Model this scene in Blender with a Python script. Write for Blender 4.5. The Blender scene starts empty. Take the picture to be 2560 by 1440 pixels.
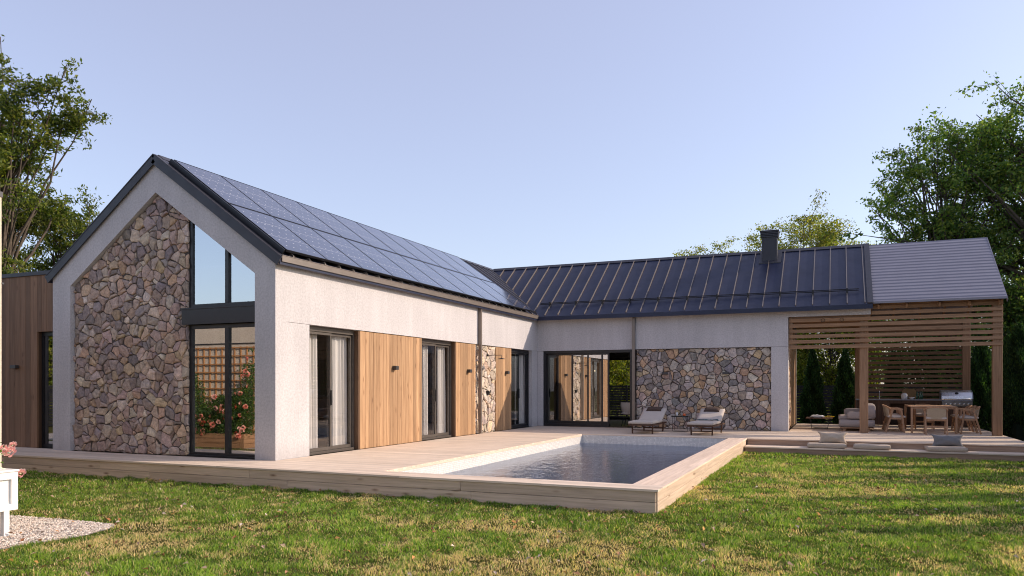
import bpy, math, random
import numpy as np
from mathutils import Vector, Matrix
R = math.radians
rng = np.random.default_rng(7)
random.seed(7)
scene = bpy.context.scene
col = scene.collection

# ------------------------------------------------------------------ materials
def new_mat(name):
    m = bpy.data.materials.new(name); m.use_nodes = True
    nt = m.node_tree; b = nt.nodes['Principled BSDF']
    return m, nt, b
def N(nt, typ, **kw):
    n = nt.nodes.new(typ)
    for k, v in kw.items():
        if k in n.inputs: n.inputs[k].default_value = v
        else: setattr(n, k, v)
    return n
def mapped(nt, scale=(1, 1, 1), rot=(0, 0, 0)):
    t = N(nt, 'ShaderNodeTexCoord'); mp = N(nt, 'ShaderNodeMapping')
    mp.inputs['Scale'].default_value = scale; mp.inputs['Rotation'].default_value = rot
    nt.links.new(t.outputs['Object'], mp.inputs['Vector'])
    return mp.outputs['Vector']
def noise(nt, vec, scale, detail=4, rough=0.6):
    n = N(nt, 'ShaderNodeTexNoise'); n.inputs['Scale'].default_value = scale
    n.inputs['Detail'].default_value = detail; n.inputs['Roughness'].default_value = rough
    if vec is not None: nt.links.new(vec, n.inputs['Vector'])
    return n.outputs['Fac']
def ramp(nt, fac, stops):
    r = N(nt, 'ShaderNodeValToRGB'); e = r.color_ramp.elements
    while len(e) < len(stops): e.new(0.5)
    for i, (p, c) in enumerate(stops):
        e[i].position = p; e[i].color = (*c, 1) if len(c) == 3 else c
    nt.links.new(fac, r.inputs['Fac']); return r.outputs['Color']
def mixc(nt, a, b, fac, mode='MIX'):
    m = N(nt, 'ShaderNodeMix', data_type='RGBA', blend_type=mode)
    for s, v in ((0, fac), (6, a), (7, b)):
        if hasattr(v, 'is_linked'): nt.links.new(v, m.inputs[s])
        elif s == 0: m.inputs[0].default_value = v
        else: m.inputs[s].default_value = (*v, 1)
    return m.outputs[2]
def bump(nt, b, h, strength=0.3, dist=0.01):
    n = N(nt, 'ShaderNodeBump'); n.inputs['Strength'].default_value = strength
    n.inputs['Distance'].default_value = dist
    nt.links.new(h, n.inputs['Height']); nt.links.new(n.outputs[0], b.inputs['Normal'])
def simple(name, c, rough=0.6, metal=0.0, var=0.12, scale=6, spec=0.5):
    m, nt, b = new_mat(name)
    v = mapped(nt); f = noise(nt, v, scale, 5)
    cc = ramp(nt, f, [(0.3, tuple(x * (1 - var) for x in c)), (0.7, tuple(min(1, x * (1 + var)) for x in c))])
    nt.links.new(cc, b.inputs['Base Color'])
    rr = ramp(nt, noise(nt, v, scale * 2.3, 4), [(0.3, (max(0, rough - .06),) * 3), (0.7, (min(1, rough + .06),) * 3)])
    nt.links.new(rr, b.inputs['Roughness'])
    b.inputs['Metallic'].default_value = metal; b.inputs['Specular IOR Level'].default_value = spec
    return m
def stucco_mat(name, c):
    m, nt, b = new_mat(name); v = mapped(nt)
    big = noise(nt, v, 0.7, 4); fine = noise(nt, v, 26, 4, 0.7); grit = noise(nt, v, 90, 2)
    c1 = ramp(nt, big, [(0.3, tuple(x * .93 for x in c)), (0.7, tuple(x * 1.04 for x in c))])
    c2 = mixc(nt, c1, ramp(nt, fine, [(0.38, (.80,) * 3), (0.56, (1,) * 3), (0.75, (1.06,) * 3)]), 0.85, 'MULTIPLY')
    sz = N(nt, 'ShaderNodeSeparateXYZ'); tcz = N(nt, 'ShaderNodeTexCoord'); nt.links.new(tcz.outputs['Object'], sz.inputs[0])   # splash dirt near the floor
    mr = N(nt, 'ShaderNodeMapRange'); mr.inputs['From Min'].default_value = 0.0; mr.inputs['From Max'].default_value = .32; mr.inputs['To Min'].default_value = 1; mr.inputs['To Max'].default_value = 0; nt.links.new(sz.outputs[2], mr.inputs[0])
    dm = N(nt, 'ShaderNodeMath', operation='MULTIPLY'); nt.links.new(mr.outputs[0], dm.inputs[0]); nt.links.new(noise(nt, v, 5, 6, .75), dm.inputs[1])
    c2 = mixc(nt, c2, tuple(x * .62 for x in c), dm.outputs[0])
    streak = ramp(nt, noise(nt, mapped(nt, (2.2, 2.2, .25)), 1.6, 5, .7), [(.42, (.93, .93, .93)), (.62, (1.02,) * 3)]); c2 = mixc(nt, c2, streak, .8, 'MULTIPLY')
    nt.links.new(c2, b.inputs['Base Color']); b.inputs['Roughness'].default_value = 0.92
    b.inputs['Specular IOR Level'].default_value = 0.2
    h = mixc(nt, fine, grit, 0.5); bump(nt, b, h, 0.5, 0.006)
    return m
def wood_mat(name, dark, light, axis, rough=0.62, knots=0.6, use_col=True, gscale=1.0):
    """axis = grain axis index"""
    m, nt, b = new_mat(name)
    s = [26, 26, 26]; s[axis] = 1.1
    s = [x * gscale for x in s]
    at = N(nt, 'ShaderNodeAttribute', attribute_name='Col')
    tc = N(nt, 'ShaderNodeTexCoord'); mp = N(nt, 'ShaderNodeMapping'); mp.inputs['Scale'].default_value = s
    add = N(nt, 'ShaderNodeVectorMath', operation='ADD')
    sc = N(nt, 'ShaderNodeVectorMath', operation='SCALE'); sc.inputs['Scale'].default_value = 37.0
    nt.links.new(at.outputs['Color'], sc.inputs[0])
    nt.links.new(tc.outputs['Object'], add.inputs[0])
    if use_col: nt.links.new(sc.outputs[0], add.inputs[1])
    nt.links.new(add.outputs[0], mp.inputs['Vector'])
    g = noise(nt, mp.outputs[0], 1.0, 7, 0.65)
    c = ramp(nt, g, [(0.28, dark), (0.5, tuple((a + d) / 2 for a, d in zip(dark, light))), (0.72, light)])
    if knots:
        ks = [7, 7, 7]; ks[axis] = 2.1
        mk = N(nt, 'ShaderNodeMapping'); mk.inputs['Scale'].default_value = ks
        nt.links.new(add.outputs[0], mk.inputs['Vector'])
        vo = N(nt, 'ShaderNodeTexVoronoi'); vo.inputs['Scale'].default_value = 1.0
        nt.links.new(mk.outputs[0], vo.inputs['Vector'])
        kn = ramp(nt, vo.outputs['Distance'], [(0.05, (0.28, 0.2, 0.15)), (0.13, (.75, .7, .66)), (0.2, (1, 1, 1))])
        c = mixc(nt, c, kn, knots, 'MULTIPLY')
    if use_col:
        sep = N(nt, 'ShaderNodeSeparateColor'); nt.links.new(at.outputs['Color'], sep.inputs[0])
        tone = N(nt, 'ShaderNodeCombineColor')
        for k in range(3): nt.links.new(sep.outputs[0], tone.inputs[k])
        c = mixc(nt, c, tone.outputs[0], 1.0, 'MULTIPLY')
    nt.links.new(c, b.inputs['Base Color']); b.inputs['Roughness'].default_value = rough
    b.inputs['Specular IOR Level'].default_value = 0.3
    bump(nt, b, g, 0.25, 0.004)
    return m
def col_mat(name, rough=0.9, nscale=14, lo=.72, hi=1.18, bumpd=0.02, bs=.6):
    m, nt, b = new_mat(name)
    at = N(nt, 'ShaderNodeAttribute', attribute_name='Col'); v = mapped(nt)
    f = noise(nt, v, nscale, 7, 0.68); f2 = noise(nt, v, nscale * 4.3, 4, 0.6)
    c = mixc(nt, at.outputs['Color'], ramp(nt, f, [(0.3, (lo, lo, lo * 1.04)), (0.7, (hi, hi * .97, hi * .93))]), 1.0, 'MULTIPLY')
    c = mixc(nt, c, ramp(nt, f2, [(0.3, (.8,) * 3), (0.7, (1.1,) * 3)]), 0.7, 'MULTIPLY')
    nt.links.new(c, b.inputs['Base Color']); b.inputs['Roughness'].default_value = rough
    b.inputs['Specular IOR Level'].default_value = 0.15
    bump(nt, b, f, bs, bumpd)
    return m
def leaf_mat(name, trans=0.45, rough=0.5, tcol=(1.6, 1.9, .5)):
    m, nt, b = new_mat(name); out = nt.nodes['Material Output']
    at = N(nt, 'ShaderNodeAttribute', attribute_name='Col')
    nt.links.new(at.outputs['Color'], b.inputs['Base Color']); b.inputs['Roughness'].default_value = rough
    b.inputs['Specular IOR Level'].default_value = 0.3
    tr = N(nt, 'ShaderNodeBsdfTranslucent'); cc = mixc(nt, at.outputs['Color'], tcol, 1.0, 'MULTIPLY')
    nt.links.new(cc, tr.inputs['Color'])
    mx = N(nt, 'ShaderNodeMixShader'); mx.inputs[0].default_value = trans
    nt.links.new(b.outputs[0], mx.inputs[1]); nt.links.new(tr.outputs[0], mx.inputs[2])
    nt.links.new(mx.outputs[0], out.inputs['Surface'])
    return m
def glass_mat(name, base=0.35, tint=(.86, .9, .9), gl=(.92, .93, .95)):
    m = bpy.data.materials.new(name); m.use_nodes = True; nt = m.node_tree
    nt.nodes.remove(nt.nodes['Principled BSDF']); out = nt.nodes['Material Output']
    t = N(nt, 'ShaderNodeBsdfTransparent'); t.inputs[0].default_value = (*tint, 1)
    g = N(nt, 'ShaderNodeBsdfGlossy'); g.inputs['Color'].default_value = (*gl, 1); g.inputs['Roughness'].default_value = 0.0
    fr = N(nt, 'ShaderNodeFresnel'); fr.inputs['IOR'].default_value = 1.52
    ma = N(nt, 'ShaderNodeMath', operation='MULTIPLY_ADD'); nt.links.new(fr.outputs[0], ma.inputs[0])
    ma.inputs[1].default_value = 1 - base; ma.inputs[2].default_value = base; ma.use_clamp = True
    ge = N(nt, 'ShaderNodeNewGeometry'); sb = N(nt, 'ShaderNodeMath', operation='SUBTRACT'); sb.inputs[0].default_value = 1; nt.links.new(ge.outputs['Backfacing'], sb.inputs[1])
    mu = N(nt, 'ShaderNodeMath', operation='MULTIPLY'); nt.links.new(ma.outputs[0], mu.inputs[0]); nt.links.new(sb.outputs[0], mu.inputs[1])
    mx = N(nt, 'ShaderNodeMixShader'); nt.links.new(mu.outputs[0], mx.inputs[0])
    nt.links.new(t.outputs[0], mx.inputs[1]); nt.links.new(g.outputs[0], mx.inputs[2])
    nt.links.new(mx.outputs[0], out.inputs['Surface'])
    return m

M = {}
M['stucco'] = stucco_mat('stucco', (.54, .518, .525))
M['stone'] = col_mat('stone', .9, 11, .55, 1.3, .03, .9)
M['mortar'] = simple('mortar', (.075, .062, .055), .95, var=.3, scale=12)
M['clad'] = wood_mat('cladding', (.27, .15, .075), (.50, .315, .175), 2)
M['clad_dark'] = wood_mat('dark_cladding', (.14, .075, .042), (.26, .15, .086), 2)
M['deck'] = wood_mat('deck_boards', (.54, .43, .33), (.78, .64, .51), 0, knots=.25)
M['deck_y'] = wood_mat('coping_boards', (.60, .46, .35), (.84, .67, .53), 1, knots=.25)
M['fascia'] = wood_mat('deck_fascia', (.40, .30, .215), (.66, .51, .385), 0, knots=.8)
M['fascia_y'] = wood_mat('deck_side', (.44, .33, .24), (.68, .53, .40), 1, knots=.8)
M['riser'] = wood_mat('step_riser', (.24, .155, .105), (.40, .275, .195), 0, knots=.6)  # fascia wood darkened; the shade on the step is put into the colour
M['pergola'] = wood_mat('pergola_wood', (.20, .113, .060), (.37, .22, .128), 0, knots=.4)
M['pergola_z'] = wood_mat('pergola_post_wood', (.195, .11, .058), (.37, .22, .128), 2, knots=.5)
M['chairwood'] = wood_mat('chair_wood', (.30, .17, .095), (.46, .28, .17), 2, use_col=False, knots=0)
M['tablewood'] = wood_mat('table_wood', (.33, .19, .11), (.48, .30, .19), 0, use_col=False, knots=0)
M['loungewood'] = wood_mat('lounger_wood', (.06, .028, .017), (.12, .06, .035), 0, use_col=False, knots=0)
M['roof'] = simple('roof_metal', (.022, .027, .056), .38, 0.0, .14, 1.3, .3)
M['seam'] = simple('seam_sun_glint', (.26, .22, .19), .34, .55, .08, 3)  # roof metal made paler; the sun glint on the seams is put into the colour
M['trim'] = simple('metal_trim', (.038, .038, .048), .42, 0.0, .1, 3, .35)
M['gutter'] = simple('gutter_metal', (.19, .16, .14), .34, 0.3, .08, 3)
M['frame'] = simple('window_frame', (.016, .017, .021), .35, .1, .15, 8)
M['frame_lit'] = simple('door_frame_sunlit', (.085, .072, .062), .38, .1, .15, 8)  # lighter copy of the frame, sunlight on the long wall painted in
M['glass'] = glass_mat('glass', .55)
M['glass_clear'] = glass_mat('clear_glass', .07, (.97, .97, .97))
M['black'] = simple('black_metal', (.012, .012, .014), .4, .3)
M['lampgrey'] = simple('lamp_metal', (.06, .058, .06), .4, .4)
M['steel'] = simple('stainless_steel', (.78, .79, .81), .30, .9, .06, 3)
M['darksteel'] = simple('dark_steel', (.30, .31, .34), .3, .8, .06, 3)
M['white'] = simple('white_paint', (.80, .78, .75), .4, 0, .03, 4)
M['cream'] = simple('cream_fabric', (.50, .44, .39), .95, 0, .06, 40, .1)
M['greyfab'] = simple('taupe_fabric', (.36, .31, .29), .95, 0, .08, 60, .1)
M['pillowbrown'] = simple('brown_fabric', (.085, .06, .05), .95, 0, .1, 60, .1)
M['pillowgrey'] = simple('linen_fabric', (.44, .36, .285), .95, 0, .12, 50, .1)
M['pillowblue'] = simple('blue_grey_linen', (.19, .185, .19), .95, 0, .12, 50, .1)
M['teal'] = simple('teal_fabric', (.05, .085, .105), .95, 0, .2, 30, .1)
M['counter'] = simple('stone_counter', (.22, .23, .27), .3, 0, .1, 20)
M['kwood'] = wood_mat('kitchen_wood', (.045, .024, .015), (.10, .056, .036), 2, knots=.2)
M['bottle'] = simple('green_glass', (.02, .07, .04), .12, 0, .1)
M['ceramic'] = simple('ceramic', (.62, .62, .62), .3, 0, .04)
M['wicker'] = simple('rattan', (.42, .27, .13), .8, 0, .25, 70)
M['amber'] = simple('amber_glass', (.6, .12, .03), .2)
M['gold'] = simple('brass', (.7, .5, .2), .3, 1)
M['fence'] = simple('dark_fence', (.017, .013, .012), .7, 0, .3, 6)
M['rope'] = simple('rope', (.44, .35, .25), .9, 0, .2, 90)
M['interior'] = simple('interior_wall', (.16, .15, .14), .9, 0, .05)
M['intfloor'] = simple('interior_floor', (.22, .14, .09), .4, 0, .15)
M['leaf'] = leaf_mat('leaf', .5, .5, (1.5, 1.7, .6))
M['needle'] = leaf_mat('needle', .35, .6, (1.2, 1.5, .5))
M['petal'] = leaf_mat('petal', .35, .6, (1, .8, .8))
M['bark'] = simple('bark', (.085, .066, .05), .95, 0, .35, 9)
M['palebark'] = simple('pale_bark', (.17, .13, .09), .95, 0, .35, 9)
M['plantbox'] = wood_mat('planter_wood', (.22, .12, .06), (.38, .22, .12), 0, knots=.3)
M['trellis'] = simple('trellis_wood', (.42, .2, .075), .7, 0, .15, 8)
M['polyroof'] = simple('ribbed_sheet', (.21, .20, .235), .42, .15, .04, 2)
M['dead'] = col_mat('dead_leaf', .8, 30, .85, 1.1, .001, .1)
# curtain
m, nt, b = new_mat('curtain_fabric'); b.inputs['Base Color'].default_value = (.86, .83, .79, 1); b.inputs['Roughness'].default_value = .95
tr = N(nt, 'ShaderNodeBsdfTranslucent'); tr.inputs[0].default_value = (.8, .76, .7, 1); mx = N(nt, 'ShaderNodeMixShader'); mx.inputs[0].default_value = .35
nt.links.new(b.outputs[0], mx.inputs[1]); nt.links.new(tr.outputs[0], mx.inputs[2]); nt.links.new(mx.outputs[0], nt.nodes['Material Output'].inputs[0]); M['curtain'] = m
# bulb
m, nt, b = new_mat('glowing_bulb'); b.inputs['Emission Color'].default_value = (1, .75, .4, 1); b.inputs['Emission Strength'].default_value = 12; M['bulb'] = m
# solar cells, in the panel's own coordinates
m, nt, b = new_mat('solar_cells')
tc = N(nt, 'ShaderNodeTexCoord'); sp = N(nt, 'ShaderNodeSeparateXYZ'); nt.links.new(tc.outputs['Object'], sp.inputs[0])
def math_(op, a, b_=None, clamp=False):
    n = N(nt, 'ShaderNodeMath', operation=op); n.use_clamp = clamp
    for i, v in enumerate((a, b_)):
        if v is None: continue
        if hasattr(v, 'is_linked'): nt.links.new(v, n.inputs[i])
        else: n.inputs[i].default_value = v
    return n.outputs[0]
CW, CH = 1.19 / 6, 1.66 / 8
def dist_line(s, w): # distance in metres to nearest grid line
    f = math_('FRACT', math_('DIVIDE', s, w)); return math_('MULTIPLY', math_('MINIMUM', f, math_('SUBTRACT', 1.0, f)), w)
dx = dist_line(sp.outputs[0], CW); dy = dist_line(sp.outputs[1], CH)
dot = math_('LESS_THAN', math_('ADD', dx, dy), 0.017)
gl_ = math_('LESS_THAN', math_('MINIMUM', dx, dy), 0.0016)
bus = math_('LESS_THAN', dist_line(sp.outputs[1], CH * 2.667), 0.0045)
fac = math_('MAXIMUM', dot, math_('MULTIPLY', gl_, 0.2)); fac = math_('MAXIMUM', fac, math_('MULTIPLY', bus, .75))
v_ = N(nt, 'ShaderNodeTexNoise'); v_.inputs['Scale'].default_value = 1.5; nt.links.new(tc.outputs['Object'], v_.inputs['Vector'])
c = mixc(nt, ramp(nt, v_.outputs[0], [(.3, (.018, .022, .045)), (.7, (.03, .035, .065))]), (.62, .62, .66), fac)
nt.links.new(c, b.inputs['Base Color']); b.inputs['Roughness'].default_value = 0.13; b.inputs['Specular IOR Level'].default_value = .9
b.inputs['Coat Weight'].default_value = .6; b.inputs['Coat Roughness'].default_value = .08
M['solar'] = m
# pool mosaic
m, nt, b = new_mat('pool_mosaic')
v = mapped(nt); br = N(nt, 'ShaderNodeTexBrick'); br.offset = 0; br.inputs['Scale'].default_value = 1
tc = N(nt, 'ShaderNodeTexCoord'); sp = N(nt, 'ShaderNodeSeparateXYZ'); nt.links.new(tc.outputs['Object'], sp.inputs[0])
T = 0.034
def tl(s): return dist_line(s, T)
lines = math_('MULTIPLY', math_('MULTIPLY', math_('GREATER_THAN', tl(math_('ADD', sp.outputs[0], .02)), .002), math_('GREATER_THAN', tl(math_('ADD', sp.outputs[1], .02)), .002)), math_('GREATER_THAN', tl(math_('ADD', sp.outputs[2], .02)), .002))
fl = []
for i in range(3): fl.append(math_('FLOOR', math_('DIVIDE', math_('ADD', sp.outputs[i], .02), T)))
cb = N(nt, 'ShaderNodeCombineXYZ'); [nt.links.new(fl[i], cb.inputs[i]) for i in range(3)]
wn = N(nt, 'ShaderNodeTexWhiteNoise'); nt.links.new(cb.outputs[0], wn.inputs[0])
c = ramp(nt, wn.outputs['Value'], [(0, (.60, .58, .55)), (.5, (.68, .66, .62)), (1, (.76, .73, .69))])
c = mixc(nt, (.40, .40, .40), c, lines); nt.links.new(c, b.inputs['Base Color']); b.inputs['Roughness'].default_value = .35; M['mosaic'] = m
nt.nodes.remove(br)
M['poolfloor'] = simple('pool_plaster', (.82, .76, .66), .7, 0, .05, 3)
# water
m = bpy.data.materials.new('water'); m.use_nodes = True; nt = m.node_tree; nt.nodes.remove(nt.nodes['Principled BSDF'])
out = nt.nodes['Material Output']
v = mapped(nt, (1, .55, 1)); n1 = noise(nt, v, 4.2, 3, .55); n2 = noise(nt, v, 15, 3, .5)
h = mixc(nt, n1, n2, .35); bp = N(nt, 'ShaderNodeBump'); bp.inputs['Strength'].default_value = .8; bp.inputs['Distance'].default_value = .024; nt.links.new(h, bp.inputs['Height'])
rf = N(nt, 'ShaderNodeBsdfRefraction'); rf.inputs['IOR'].default_value = 1.33; rf.inputs['Color'].default_value = (.62, .68, .82, 1); rf.inputs['Roughness'].default_value = 0
tp = N(nt, 'ShaderNodeBsdfTransparent'); tp.inputs[0].default_value = (.82, .88, .97, 1)
gg = N(nt, 'ShaderNodeBsdfGlossy'); gg.inputs['Roughness'].default_value = 0; gg.inputs['Color'].default_value = (.80, .84, .93, 1)
fr = N(nt, 'ShaderNodeFresnel'); fr.inputs['IOR'].default_value = 1.33
for n_ in (rf, gg, fr): nt.links.new(bp.outputs[0], n_.inputs['Normal'])
m1 = N(nt, 'ShaderNodeMixShader'); m1.inputs[0].default_value = .30; nt.links.new(rf.outputs[0], m1.inputs[1]); nt.links.new(tp.outputs[0], m1.inputs[2])
m2 = N(nt, 'ShaderNodeMixShader'); nt.links.new(fr.outputs[0], m2.inputs[0]); nt.links.new(m1.outputs[0], m2.inputs[1]); nt.links.new(gg.outputs[0], m2.inputs[2])
nt.links.new(m2.outputs[0], out.inputs[0]); M['water'] = m
# ground
m, nt, b = new_mat('lawn_soil'); v = mapped(nt)
f = noise(nt, v, 1.1, 6, .7); f2 = noise(nt, v, 45, 5, .7)
c = ramp(nt, f, [(.35, (.045, .055, .018)), (.55, (.08, .075, .03)), (.70, (.22, .17, .09))])
c = mixc(nt, c, ramp(nt, f2, [(.35, (.45, .5, .4)), (.65, (1.3, 1.2, 1.1))]), 1, 'MULTIPLY')
nt.links.new(c, b.inputs['Base Color']); b.inputs['Roughness'].default_value = 1; b.inputs['Specular IOR Level'].default_value = 0; bump(nt, b, f2, .8, .02); M['soil'] = m
m, nt, b = new_mat('gravel_bed'); v = mapped(nt); vo = N(nt, 'ShaderNodeTexVoronoi'); vo.inputs['Scale'].default_value = 55; nt.links.new(v, vo.inputs['Vector'])
c = ramp(nt, vo.outputs['Distance'], [(.1, (.62, .56, .50)), (.6, (.2, .17, .15))]); nt.links.new(c, b.inputs['Base Color']); b.inputs['Roughness'].default_value = 1; bump(nt, b, vo.outputs['Distance'], .6, .01); M['gravelbed'] = m

# ------------------------------------------------------------------ mesh building
def loc_of(o):
    v = Vector((0, 0, 0))
    while o is not None: v += o.location; o = o.parent
    return v
def link(name, me, mat, parent=None):
    o = bpy.data.objects.new(name, me); col.objects.link(o)
    if mat is not None: me.materials.append(mat)
    if parent is not None: o.parent = parent
    return o
def np_mesh(name, V, F, colr=None, smooth=False):
    """V (n,3); F list of (m,k) int arrays; colr (n,3) per vertex"""
    me = bpy.data.meshes.new(name)
    V = np.asarray(V, dtype=np.float32)
    if not isinstance(F, list): F = [F]
    loops = np.concatenate([f.ravel() for f in F]).astype(np.int32)
    tot = np.concatenate([np.full(len(f), f.shape[1]) for f in F]).astype(np.int32)
    start = np.concatenate([[0], np.cumsum(tot)[:-1]]).astype(np.int32)
    me.vertices.add(len(V)); me.vertices.foreach_set('co', V.ravel())
    me.loops.add(len(loops)); me.loops.foreach_set('vertex_index', loops)
    me.polygons.add(len(tot)); me.polygons.foreach_set('loop_start', start)
    me.polygons.foreach_set('use_smooth', np.full(len(tot), smooth))
    if colr is not None:
        a = me.attributes.new('Col', 'FLOAT_COLOR', 'POINT')
        cc = np.ones((len(V), 4), dtype=np.float32); cc[:, :3] = colr; a.data.foreach_set('color', cc.ravel())
    me.update(calc_edges=True); me.validate()
    return me
class MB:
    def __init__(s): s.v = []; s.f = []; s.c = []; s.cur = (1, 1, 1); s.sm = []
    def tone(s, *c): s.cur = c if len(c) == 3 else (c[0],) * 3; return s
    def add(s, vs, fs, smooth=False):
        b = len(s.v); s.v += [tuple(p) for p in vs]; s.c += [s.cur] * len(vs)
        s.f += [tuple(b + i for i in f) for f in fs]; s.sm += [smooth] * len(fs); return s
    def box(s, x0, x1, y0, y1, z0, z1, bev=0):
        if x0 > x1: x0, x1 = x1, x0
        if y0 > y1: y0, y1 = y1, y0
        if z0 > z1: z0, z1 = z1, z0
        if bev:
            b = bev; V = []; 
            # chamfered box: 24 verts
            idx = {}
            for ax in range(3):
                for sx in (0, 1):
                    for sy in (0, 1):
                        for sz in (0, 1):
                            p = [(x0, x1)[sx], (y0, y1)[sy], (z0, z1)[sz]]; sg = (sx, sy, sz)
                            for k in range(3):
                                if k != ax: p[k] += b if sg[k] == 0 else -b
                            idx[(ax, sx, sy, sz)] = len(V); V.append(p)
            Fs = []
            for ax in range(3):
                o = [k for k in range(3) if k != ax]
                for sd in (0, 1):
                    q = []
                    for a, c in ((0, 0), (1, 0), (1, 1), (0, 1)):
                        g = [0, 0, 0]; g[ax] = sd; g[o[0]] = a; g[o[1]] = c; q.append(idx[(ax, *g)])
                    Fs.append(q)
                # edges parallel to ax
                for a in (0, 1):
                    for c in (0, 1):
                        q = []
                        for sd, who in ((0, o[0]), (1, o[0]), (1, o[1]), (0, o[1])):
                            g = [0, 0, 0]; g[ax] = sd; g[o[0]] = a; g[o[1]] = c; q.append(idx[(who, *g)])
                        Fs.append(q)
            for sx in (0, 1):
                for sy in (0, 1):
                    for sz in (0, 1): Fs.append([idx[(k, sx, sy, sz)] for k in range(3)])
            cen = Vector(((x0 + x1) / 2, (y0 + y1) / 2, (z0 + z1) / 2)); G = []
            for f in Fs:
                p = [Vector(V[i]) for i in f]; n = (p[1] - p[0]).cross(p[2] - p[0])
                if n.dot(sum(p, Vector()) / len(p) - cen) < 0: f = f[::-1]
                G.append(f)
            return s.add(V, G)
        return s.add([(x0, y0, z0), (x1, y0, z0), (x1, y1, z0), (x0, y1, z0), (x0, y0, z1), (x1, y0, z1), (x1, y1, z1), (x0, y1, z1)],
                     [(0, 3, 2, 1), (4, 5, 6, 7), (0, 1, 5, 4), (1, 2, 6, 5), (2, 3, 7, 6), (3, 0, 4, 7)])
    def prism(s, poly, axis, a, b):
        """poly: 2-D points in the two other axes (in order), extruded along axis from a to b"""
        o = [k for k in range(3) if k != axis]; n = len(poly); V = []
        for t in (a, b):
            for p in poly:
                q = [0, 0, 0]; q[axis] = t; q[o[0]] = p[0]; q[o[1]] = p[1]; V.append(q)
        F = [tuple(range(n)), tuple(range(2 * n - 1, n - 1, -1))] + [(i, i + n, (i + 1) % n + n, (i + 1) % n) for i in range(n)]
        cen = sum((Vector(v) for v in V), Vector()) / len(V); G = []
        for f in F:
            p = [Vector(V[i]) for i in f]; nn = (p[1] - p[0]).cross(p[2] - p[1])
            if len(f) == 4 or n == 4:
                if nn.dot(sum(p, Vector()) / len(p) - cen) < 0: f = f[::-1]
            G.append(f)
        return s.add(V, G)
    def slab(s, pts, t):
        """3-D polygon pts with thickness t downwards"""
        n = len(pts); V = [tuple(p) for p in pts] + [(p[0], p[1], p[2] - t) for p in pts]
        return s.add(V, [tuple(range(n)), tuple(range(2 * n - 1, n - 1, -1))] + [(i, (i + 1) % n, (i + 1) % n + n, i + n)[::-1] for i in range(n)])
    def bar(s, p, q, w, h, up=(0, 0, 1)):
        p = Vector(p); q = Vector(q); d = (q - p).normalized(); u = Vector(up)
        sd = d.cross(u)
        if sd.length < 1e-4: sd = d.cross(Vector((1, 0, 0)))
        sd.normalize(); u = sd.cross(d).normalized(); V = []
        for e in (p, q):
            for a, c in ((-1, -1), (1, -1), (1, 1), (-1, 1)): V.append(e + sd * a * w / 2 + u * c * h / 2)
        return s.add(V, [(0, 1, 2, 3), (7, 6, 5, 4), (0, 4, 5, 1), (1, 5, 6, 2), (2, 6, 7, 3), (3, 7, 4, 0)])
    def tube(s, pts, r, n=8, cap=True):
        pts = [Vector(p) for p in pts]; k = len(pts); rs = r if isinstance(r, (list, tuple)) else [r] * k
        V = []; ref = None
        for i, p in enumerate(pts):
            d = (pts[min(i + 1, k - 1)] - pts[max(i - 1, 0)]).normalized()
            if ref is None: ref = d.orthogonal().normalized()
            a = (ref - d * ref.dot(d)).normalized(); ref = a; c = d.cross(a)
            for j in range(n):
                t = 2 * math.pi * j / n; V.append(p + (a * math.cos(t) + c * math.sin(t)) * rs[i])
        F = [(i * n + j, i * n + (j + 1) % n, (i + 1) * n + (j + 1) % n, (i + 1) * n + j) for i in range(k - 1) for j in range(n)]
        s.add(V, F, True)
        if cap: s.add([V[j] for j in range(n)], [tuple(range(n - 1, -1, -1))]); s.add([V[(k - 1) * n + j] for j in range(n)], [tuple(range(n))])
        return s
    def lathe(s, prof, c=(0, 0, 0), n=20):
        V = []; k = len(prof)
        for r, z in prof:
            for j in range(n):
                t = 2 * math.pi * j / n; V.append((c[0] + r * math.cos(t), c[1] + r * math.sin(t), c[2] + z))
        F = [(i * n + j, i * n + (j + 1) % n, (i + 1) * n + (j + 1) % n, (i + 1) * n + j) for i in range(k - 1) for j in range(n)]
        s.add(V, F, True); s.add(V[:n], [tuple(range(n - 1, -1, -1))]); s.add(V[-n:], [tuple(range(n))]); return s
    def puff(s, c, size, edge=0.35, pinch=0.0, n=12, rot=None, lump=0.0, mn=0.12, seed=0):
        """soft cushion centred at c; size (x,y,z)"""
        rg = random.Random(seed); V = []; F = []; ph = [rg.uniform(0, 6) for _ in range(6)]
        def pt(i, j, sg):
            u = -1 + 2 * i / n; w = -1 + 2 * j / n
            pr = (max(0, (1 - abs(u) ** (1 / edge)) * (1 - abs(w) ** (1 / edge)))) ** .5
            z = mn + (1 - mn) * pr
            z += lump * math.sin(3.1 * u + ph[0]) * math.cos(3.7 * w + ph[1]) * pr + lump * .6 * math.sin(8 * u + ph[2]) * math.sin(7 * w + ph[3]) * pr
            k = 1 - pinch * (1 - abs(u) ** 2) * abs(w) ** 4; l = 1 - pinch * (1 - abs(w) ** 2) * abs(u) ** 4
            return Vector((u * size[0] / 2 * l, w * size[1] / 2 * k, sg * z * size[2] / 2))
        for sg in (-1, 1):
            for j in range(n + 1):
                for i in range(n + 1): V.append(pt(i, j, sg))
        m = n + 1
        for j in range(n):
            for i in range(n):
                a = j * m + i; F.append((a, a + m, a + m + 1, a + 1)); b_ = m * m + a; F.append((b_, b_ + 1, b_ + m + 1, b_ + m))
        ring = [i for i in range(n)] + [j * m + n for j in range(n)] + [n * m + n - i for i in range(n)] + [(n - j) * m for j in range(n)]
        for a, b_ in zip(ring, ring[1:] + ring[:1]): F.append((a, b_, b_ + m * m, a + m * m))
        mt = rot if rot is not None else Matrix.Identity(3)
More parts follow.
